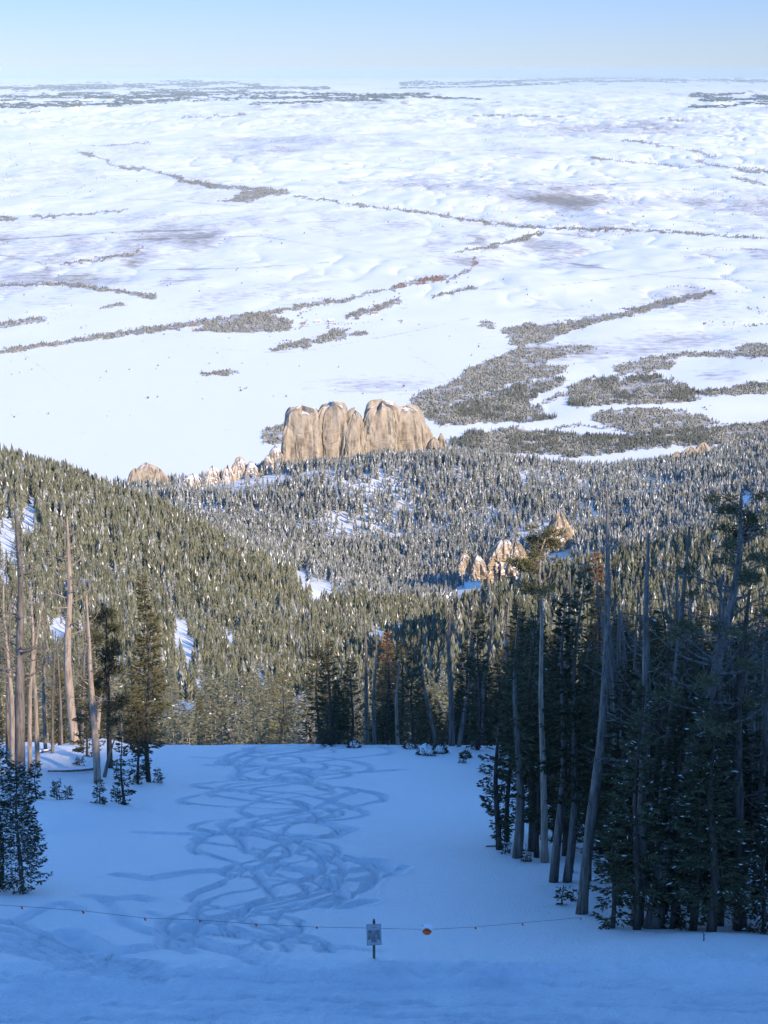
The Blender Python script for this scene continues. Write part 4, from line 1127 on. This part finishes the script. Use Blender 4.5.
spruce_at(672, 931, 770, 40, 'dark spruce at the foot of the big leaning pine', 1221, z0=.04, snowy=.04)
spruce_at(694, 935, 690, 66, 'tall broad dark spruce right of the big leaning pine', 1222, z0=.03, snowy=.03)
spruce_at(718, 928, 700, 50, 'dark spruce left of the white marker pole', 1223, z0=.1, snowy=.03)
spruce_at(762, 938, 800, 60, 'snow flecked spruce in the lower right corner of the stand', 1224, z0=.02, snowy=.09)
spruce_at(620, 905, 660, 54, 'dark spruce behind the pale leaning trunk', 1225, z0=.15)
spruce_at(590, 880, 655, 50, 'dark spruce at the pale leaning trunk\'s left', 1226, z0=.3)
spruce_at(592, 800, 548, 18, 'rusty needled dying spruce below the pointed rock', 1227, needles='needles_rust', z0=.6, ragged=.7)
spruce_at(388, 743, 632, 26, 'rusty dying spruce rising past the crest near the centre', 1228, needles='needles_rust', z0=.4, ragged=.7)
# along the crest
snag_at([(437, 746), (428, 705), (420, 672), (415, 648)], 4.5, 'pale dead trunk leaning left behind the crest', 1229, 'bark_pale', nbr=12, spread=.9, first=.4)
snag_at([(458, 747), (466, 705), (472, 670), (470, 640)], 4.5, 'pale dead trunk leaning right behind the crest', 1230, 'bark_pale', nbr=14, spread=1.2, first=.45, upturn=1)
snag_at([(367, 744), (366, 700), (366, 650), (364, 610)], 4.5, 'straight grey dead trunk behind the crest near the centre', 1231, 'bark_grey', nbr=12, spread=.9, first=.4)
snag_at([(452, 746), (451, 690), (448, 640), (453, 600)], 6, 'mottled pale dead trunk upright behind the crest', 1232, 'bark_pale', nbr=16, spread=1.4, first=.5)
snag_at([(398, 745), (396, 700), (400, 655)], 4, 'short tan dead trunk behind the crest', 1233, 'bark_tan', nbr=10, spread=.9, first=.45)
spruce_at(330, 745, 640, 36, 'broad dark spruce leftmost behind the crest', 1234, z0=.04)
spruce_at(352, 745, 655, 26, 'dark spruce second from left behind the crest', 1235, z0=.1)
spruce_at(412, 746, 645, 34, 'dark spruce beside the left leaning pale dead trunk', 1236, z0=.05)
spruce_at(478, 750, 610, 36, 'dark spruce beside the right leaning pale dead trunk', 1237, z0=.05)
# bare trunks deeper in the right stand
r_ = random.Random(77); proto_s = []
for k in range(4):
    pass
for k in range(52):
    x, y = None, None
    yy = r_.uniform(62, 150); u = r_.uniform(500, 790) if yy < 130 else r_.uniform(330, 790); x = (u - 384) / F * yy * 1.05
    if yy < 130 and x < np.interp(yy, [57, 62, 69, 76, 84, 100, 122], [10.4, 8.9, 8.2, 7.2, 6.4, 6.9, 7.6]) + .6: continue
    z = snow_z(x, yy)
    if len(proto_s) < 5:
        h = 10.0; sd = 1300 + k
        t = place_snag('bare_trunk', Vector((x, yy, z)), straight(h, (r_.uniform(-.8, .8), 0), .02, sd), h, .15, sd, 'bare grey trunk deep among the dark evergreens of the right stand', 'bare trunks inside the right stand', ['bark_pale', 'bark_grey'][k % 2], nbr=18, spread=1.3, first=.35)
        proto_s.append(t)
    else:
        t = copy_tree(proto_s[k % 5]); t.location = (x, yy, z)
    s = r_.uniform(.7, 1.25); t.scale = (s, s, s); t.rotation_euler = (r_.uniform(-.09, .09), r_.uniform(-.09, .09), r_.uniform(0, 6.3))

# bushes capped with snow along the crest
def bush(u, v, wpx, hpx, label, seed):
    b = foot(u, v, y0=55); k = px(b); rng = np.random.default_rng(seed); R = wpx / k / 2; Hh = hpx / k * 1.2
    t = thing('snowy_bush', b, label, 'bush')
    n = 420; a = rng.uniform(0, 6.28, n); e = np.arcsin(rng.uniform(-.1, 1, n)); rr = rng.uniform(.55, 1.05, n)
    P = np.stack([np.cos(a) * np.cos(e) * R * rr, np.sin(a) * np.cos(e) * R * rr, np.sin(e) * Hh * rr], 1)
    V, Fc = kites(P, P + rng.normal(0, .3, P.shape), rng.uniform(.12, .3, n), rng.uniform(.05, .1, n), rng); fast_mesh('twigs', V, Fc, M['needles'], t, False)
    bm = Mesh(); V, Fc = blob(seed); 
    s = []
    th = np.linspace(0, 2 * np.pi, 22, endpoint=False); ph = np.linspace(0.0, 1.45, 9)
    T, Pp = np.meshgrid(th, ph); d = 1 + .22 * fbm(np.cos(T) * 1.5 + seed, np.sin(T) * 1.5 + Pp * 2, 3, seed)
    W = np.stack([np.cos(T) * np.cos(Pp) * R * .85 * d, np.sin(T) * np.cos(Pp) * R * .85 * d, Hh * (.30 + .70 * np.sin(Pp) * d)], -1).reshape(-1, 3)
    bm.add(W, [(i * 22 + j, i * 22 + (j + 1) % 22, (i + 1) * 22 + (j + 1) % 22, (i + 1) * 22 + j) for i in range(8) for j in range(22)])
    bm.add([W[8 * 22 + j] for j in range(22)], [tuple(range(22))]); bm.build('snow_cap', M['snow_tuft'], t, True)
bush(354, 748, 12, 6, 'low snow mound over twigs, leftmost along the crest', 1401)
bush(410, 749, 12, 5, 'small snowy bush below the leaning pale dead trunk', 1402)
bush(426, 755, 17, 10, 'largest snow capped bush at the crest', 1403)
bush(440, 753, 14, 7, 'snow capped bush right of the largest one', 1404)
bush(466, 757, 9, 5, 'dark twiggy bush at the crest\'s right end', 1405)

# ================================================================== ROPE LINE, SIGN AND MARKERS
M['rope'] = plain_mat('dark_rope', (0.05, 0.05, 0.055), .8)
M['orange'] = plain_mat('orange_plastic', (0.75, 0.14, 0.03), .5, .3, .15, 8)
M['sign_white'] = plain_mat('weathered_sign_paint', (0.42, 0.44, 0.47), .5, .3, .08, 5)
M['sign_rim'] = plain_mat('sign_edge_grey', (0.28, 0.29, 0.33), .6)
M['ink'] = plain_mat('black_lettering', (0.02, 0.02, 0.025), .6)
M['ink_red'] = plain_mat('faded_red_lettering', (0.36, 0.18, 0.20), .6)
M['post_wood'] = bark_material('weathered_post_wood', (0.13, 0.10, 0.08), (0.20, 0.16, 0.13), (0.06, 0.05, 0.04))
M['white_pole'] = plain_mat('white_pole_paint', (0.75, 0.77, 0.80), .5, .3, .05, 4)

def lettering(name, text, size, loc, m, parent, width=None):
    cu = bpy.data.curves.new(name, 'FONT'); cu.body = text; cu.size = size; cu.align_x = 'CENTER'; cu.align_y = 'CENTER'; cu.extrude = 0.0015; cu.offset = size * .012
    tmp = bpy.data.objects.new('tmp', cu); COL.objects.link(tmp); bpy.context.view_layer.update()
    me = bpy.data.meshes.new_from_object(tmp.evaluated_get(bpy.context.evaluated_depsgraph_get())); bpy.data.objects.remove(tmp)
    me.name = name; me.materials.clear(); me.materials.append(m)
    o = bpy.data.objects.new(name, me); COL.objects.link(o); o.parent = parent
    o.rotation_euler = (math.pi / 2, 0, 0); o.location = loc
    if width:
        xs = [v.co.x for v in me.vertices]; w0 = max(xs) - min(xs); o.scale = (width / w0, 1, 1)
    return o

b = foot(374, 961, y0=54.5, y1=70); kpx = px(b) * 1.0
S = 1 / (F / (b.y / ray(374, 945)[1]))              # metres per point at the sign
sign = thing('warning_sign', b, 'white warning sign with black lettering on a brown post in the snow', 'sign', None, 0.03)
hp = height_of(b, 919.5) 
mm = Mesh(); mm.box((0, 0, hp / 2 - .25), (.085, .06, hp + .40)); mm.box((0, 0, hp - .035), (.06, .05, .09)); mm.build('post', M['post_wood'], sign)
zc = (height_of(b, 923.5) + height_of(b, 944.5)) / 2; ph_ = height_of(b, 923.5) - height_of(b, 944.5); pw = 14.6 * S
pm = Mesh(); pm.box((0, -.045, zc), (pw, .012, ph_), 0, .025)
pan = pm.build('panel', M['sign_white'], sign)
rmh = Mesh()
for (dx_, dz_, sx_, sz_) in ((0, ph_ / 2 - .012, pw, .022), (0, -ph_ / 2 + .012, pw, .022), (-pw / 2 + .011, 0, .022, ph_ - .05), (pw / 2 - .011, 0, .022, ph_ - .05)):
    c, s_ = math.cos(.025), math.sin(.025)
    rmh.box((dx_ * c - dz_ * s_, -.053, zc + dx_ * s_ + dz_ * c), (sx_, .006, sz_), 0, .025)
rmh.build('rim', M['sign_rim'], pan)
for txt, dz, size, wd_, m_ in (('SKI AREA', .355, .055, .16, 'ink_red'), ('AREA CLOSED', .13, .14, .37, 'ink'), ('DO NOT SKI', -.03, .11, .35, 'ink'), ('BEYOND THIS', -.17, .12, .37, 'ink'), ('POINT', -.31, .12, .17, 'ink')):
    lettering('lettering', txt, size * 1.15 * ph_ / .75, (-.025 * dz * ph_, -.0535, zc + dz * ph_), M[m_], pan, wd_ * pw / .46 * 1.0)

ROPE = [(-160, 888, 57.4), (0, 905, 57.3), (45, 908, 57.25), (85, 911, 57.2), (145, 918, 57.1), (200, 920, 57.0), (256, 924, 56.9), (315, 927, 56.8), (367, 928, 56.6), (384, 928.5, 56.6), (427, 929.5, 57.0), (475, 927, 58.0), (520, 923, 59.0), (560, 919.5, 60.2), (583, 917, 61.0)]
RP = [at(*p) for p in ROPE]; rb = RP[4].copy()
rope = thing('boundary_rope', rb, 'thin dark rope with orange ribbons strung across the run', 'rope')
mm = Mesh(); Q = []
for i in range(len(RP) - 1):
    for k in range(6): Q.append(RP[i].lerp(RP[i + 1], k / 6) - rb)
mm.tube(Q, [.006] * len(Q), 5, True); mm.build('line', M['rope'], rope, True)
r_ = random.Random(5)
for (u, v) in [(21, 906.5), (82, 911), (144, 918), (200, 920), (255, 924), (316, 927), (475, 927), (522, 923), (581, 917.5)]:
    Yr = float(np.interp(u, [p[0] for p in ROPE], [p[2] for p in ROPE])); p = at(u, v, Yr) - rb
    fl = Mesh(); a = r_.uniform(-.5, .5); l = r_.uniform(.07, .11); w_ = .05
    for sgn in (1,):
        d = Vector((math.sin(a + .4 * sgn) , -.12, -math.cos(a + .4 * sgn))); s_ = Vector((d.z, 0, -d.x)) * w_ / 2 * -1
        V = [p + s_, p - s_, p + d * l - s_ * 1.2, p + d * l + s_ * 1.2]; V2 = [q + Vector((0, .008, 0)) for q in V]
        fl.add(V + V2, [(0, 1, 2, 3), (7, 6, 5, 4), (0, 4, 5, 1), (1, 5, 6, 2), (2, 6, 7, 3), (3, 7, 4, 0)])
    fl.build('ribbon', M['orange'], rope)
post_b = RP[0].copy(); 
# orange disc hung on the rope
dc = at(427, 930.5, 56.9); R = 4.9 * S
disc = thing('orange_disc', dc, 'round orange marker disc with a dark word hanging on the rope', 'marker', None, -.12)
dm = Mesh(); seg = 36
for y_, flip in ((-.012, 1), (.012, 0)):
    pass
V = [(math.cos(2 * math.pi * k / seg) * R, -.012, math.sin(2 * math.pi * k / seg) * R) for k in range(seg)] + [(math.cos(2 * math.pi * k / seg) * R, .012, math.sin(2 * math.pi * k / seg) * R) for k in range(seg)]
dm.add(V, [tuple(range(seg)), tuple(range(2 * seg - 1, seg - 1, -1))] + [(k, k + seg, (k + 1) % seg + seg, (k + 1) % seg) for k in range(seg)])
dp_ = dm.build('plate', M['orange'], disc)
lettering('lettering', 'CLOSED', R * .52, (0, -.015, 0), M['ink'], dp_, R * 1.55)
cm = Mesh(); 
th = np.linspace(0.12, math.pi - .12, 14)
cm.tube([(math.cos(t) * R * .95, 0, math.sin(t) * R * 1.02) for t in th], [.03 + .045 * math.sin(t) for t in th], 8, True, .1); cm.build('snow_cap', M['snow_tuft'], disc, True)
tm = Mesh(); tm.tube([(-R * .55, 0, R * .8), (-R * .85, -.02, R * 1.15), (-R * 1.1, 0, R * 1.0)], [.018, .018, .012], 6); tm.build('tie', M['orange'], disc, True)

p = foot(703, 954, y0=54); st = Mesh(); st.tube([(0, 0, -.2), (.01, 0, .10), (-.01, 0, .30)], [.022, .02, .012], 6, True, .1)
st.tube([(.005, 0, .16), (.05, 0, .24)], [.01, .006], 5)
o = st.build('twig_stake', M['bark_dark']); o.location = p; tag(o, 'short dark twig stuck in the snow bank at lower right', 'stake')
p = foot(733, 933, y0=54); st = thing('marker_pole', p, 'slim white marker pole at the foot of the dark thick trunk', 'pole')
mm = Mesh(); mm.tube([(0, 0, -.3), (0, 0, .30)], [.03, .03], 8); mm.build('base_sleeve', M['bark_dark'], st, True)
mm = Mesh(); mm.tube([(0, 0, .30), (0, 0, height_of(p, 903)), (0, 0, height_of(p, 902))], [.075, .07, .04], 10); mm.build('white_sleeve', M['white_pole'], st, True)

# ================================================================== FARM BUILDINGS DOWN ON THE PLAIN
M['barn_wall'] = plain_mat('barn_wall_boards', (0.28, 0.20, 0.17), .8, .2, .15, .3)
M['house_wall'] = plain_mat('pale_house_wall', (0.5, 0.48, 0.45), .8, .2, .1, .3)
M['roof_dark'] = plain_mat('weathered_roof', (0.22, 0.22, 0.24), .7, .2, .15, .4)
M['roof_red'] = plain_mat('rusty_red_roof', (0.24, 0.13, 0.10), .7, .2, .15, .4)
for (u, v, L_, W_, Hh, rz, wm, rm, lb) in [(374, 315.0, 26, 12, 6, .3, 'house_wall', 'roof_dark', 'pale farm building by the creek brush on the plain'), (318, 322.5, 18, 11, 6, -.2, 'house_wall', 'snow_tuft', 'snow roofed farmhouse in the cluster on the plain'), (331, 321.5, 22, 10, 5, .5, 'barn_wall', 'snow_tuft', 'dark barn in the cluster beyond the tan cliff'),
        (303, 324.5, 16, 10, 5, .1, 'barn_wall', 'roof_dark', 'leftmost dark shed of the farm cluster'), (193, 326.5, 22, 9, 5, .2, 'barn_wall', 'roof_red', 'rust roofed shed alone beside the creek brush'), (357, 319.5, 14, 9, 5, -.4, 'barn_wall', 'roof_dark', 'little shed between the farm cluster and the pale building')]:
    x, y = plain_points(np.array([float(u)]), np.array([float(v)])); x = float(x[0]); y = float(y[0]); z = float(height(x, y, False))
    t = thing('farm_building', (x, y, z), lb, 'building', None, rz)
    mm = Mesh(); a, c = L_ / 2, W_ / 2
    V = [(-a, -c, -1), (a, -c, -1), (a, c, -1), (-a, c, -1), (-a, -c, Hh), (a, -c, Hh), (a, c, Hh), (-a, c, Hh), (-a, 0, Hh + W_ * .32), (a, 0, Hh + W_ * .32)]
    mm.add(V, [(0, 1, 5, 4), (2, 3, 7, 6), (1, 2, 6, 9, 5), (3, 0, 4, 8, 7), (3, 2, 1, 0)]); wl = mm.build('wall', M[wm], t)
    mm = Mesh(); e = .8
    for sg in (-1, 1):
        A = Vector((-a - e, sg * (c + e), Hh - .45)); B = Vector((a + e, sg * (c + e), Hh - .45)); Cc = Vector((a + e, 0, Hh + W_ * .32 + .15)); D_ = Vector((-a - e, 0, Hh + W_ * .32 + .15)); up = Vector((0, 0, .4))
        mm.add([A, B, Cc, D_, A + up, B + up, Cc + up, D_ + up], [(0, 1, 2, 3), (7, 6, 5, 4), (0, 4, 5, 1), (1, 5, 6, 2), (2, 6, 7, 3), (3, 7, 4, 0)])
    mm.build('roof', M[rm], t)
    mm = Mesh(); mm.box((a * .2, -c - .03, Hh * .35), (3, .08, Hh * .7)); mm.build('door', M['roof_dark'], t)
    for wx in (-.6, .65):
        mm = Mesh(); mm.box((a * wx, -c - .03, Hh * .55), (1.6, .08, 1.6)); mm.build('window', M['ink'], t)

# ================================================================== AIR, SKY, SUN, CAMERA
hz = Mesh(); hz.box((0, 114000.0, -640.0), (620000.0, 236000.0, 1500.0))
hm = bpy.data.materials.new('thin_haze'); hm.use_nodes = True
nt = hm.node_tree; nt.nodes.remove(nt.nodes['Principled BSDF'])
pv = nt.nodes.new('ShaderNodeVolumePrincipled')
pv.inputs['Color'].default_value = (0.60, 0.82, 1.0, 1); pv.inputs['Density'].default_value = 0.7e-5
pv.inputs['Anisotropy'].default_value = -0.3
nt.links.new(pv.outputs['Volume'], nt.nodes['Material Output'].inputs['Volume'])
hzo = hz.build('haze', hm); tag(hzo, 'thin blue winter haze over the plains', None, None, 'stuff')

w = bpy.data.worlds.new('World'); SC.world = w; w.use_nodes = True
nt = w.node_tree; bg = nt.nodes['Background']
sky = nt.nodes.new('ShaderNodeTexSky'); sky.sky_type = 'NISHITA'; sky.sun_disc = False
sky.sun_elevation = SUN_EL; sky.sun_rotation = math.pi - SUN_AZ
sky.altitude = 2600; sky.air_density = 1.0; sky.dust_density = 0.3; sky.ozone_density = 1.5
hs = nt.nodes.new('ShaderNodeHueSaturation'); hs.inputs['Saturation'].default_value = 1.22
nt.links.new(sky.outputs['Color'], hs.inputs['Color'])
tc = nt.nodes.new('ShaderNodeTexCoord'); sx = nt.nodes.new('ShaderNodeSeparateXYZ'); nt.links.new(tc.outputs['Generated'], sx.inputs[0])
tint = nt.nodes.new('ShaderNodeValToRGB'); cr = tint.color_ramp; cr.elements.new(0.5)
for k, (z_, c_) in enumerate([(0.0, (0.180, 0.212, 0.350)), (0.035, (0.19, 0.214, 0.345)), (0.28, (1, 1, 1))]):
    cr.elements[k].position = z_; cr.elements[k].color = (*c_, 1)
nt.links.new(sx.outputs['Z'], tint.inputs[0])
ml = nt.nodes.new('ShaderNodeVectorMath'); ml.operation = 'MULTIPLY'; nt.links.new(hs.outputs['Color'], ml.inputs[0]); nt.links.new(tint.outputs[0], ml.inputs[1])
nt.links.new(ml.outputs['Vector'], bg.inputs['Color']); bg.inputs['Strength'].default_value = 0.15

sd = bpy.data.lights.new('sun', 'SUN'); sd.energy = 2.8; sd.angle = rad(0.5); sd.color = (1.0, 0.765, 0.52)
so = bpy.data.objects.new('sun', sd); COL.objects.link(so)
tosun = Vector((-HX * math.cos(SUN_EL), -HY * math.cos(SUN_EL), math.sin(SUN_EL)))
so.rotation_euler = tosun.to_track_quat('Z', 'Y').to_euler(); so.location = (40, -40, 60)

cd = bpy.data.cameras.new('camera'); cam = bpy.data.objects.new('camera', cd); COL.objects.link(cam)
cd.sensor_fit = 'VERTICAL'; cd.sensor_height = 36.0; cd.lens = 36.0 * F / 1024.0
cd.clip_start = 0.5; cd.clip_end = 600000.0
cam.location = (0, 0, 0); cam.rotation_euler = (math.pi / 2 - PITCH, 0, 0)
SC.camera = cam
SC.render.resolution_x, SC.render.resolution_y = 768, 1024
SC.view_settings.view_transform = 'Standard'; SC.view_settings.look = 'None'
SC.view_settings.exposure = 1.3; SC.view_settings.gamma = 1.0; SC.view_settings.use_curve_mapping = False
SC.render.engine = 'CYCLES'
cy = SC.cycles
cy.max_bounces = 4; cy.diffuse_bounces = 3; cy.glossy_bounces = 1; cy.transmission_bounces = 1; cy.volume_bounces = 0; cy.transparent_max_bounces = 4
cy.use_adaptive_sampling = True; cy.adaptive_threshold = 0.02
cy.use_denoising = True
try: cy.denoiser = 'OPENIMAGEDENOISE'
except Exception: pass
cy.caustics_reflective = False; cy.caustics_refractive = False
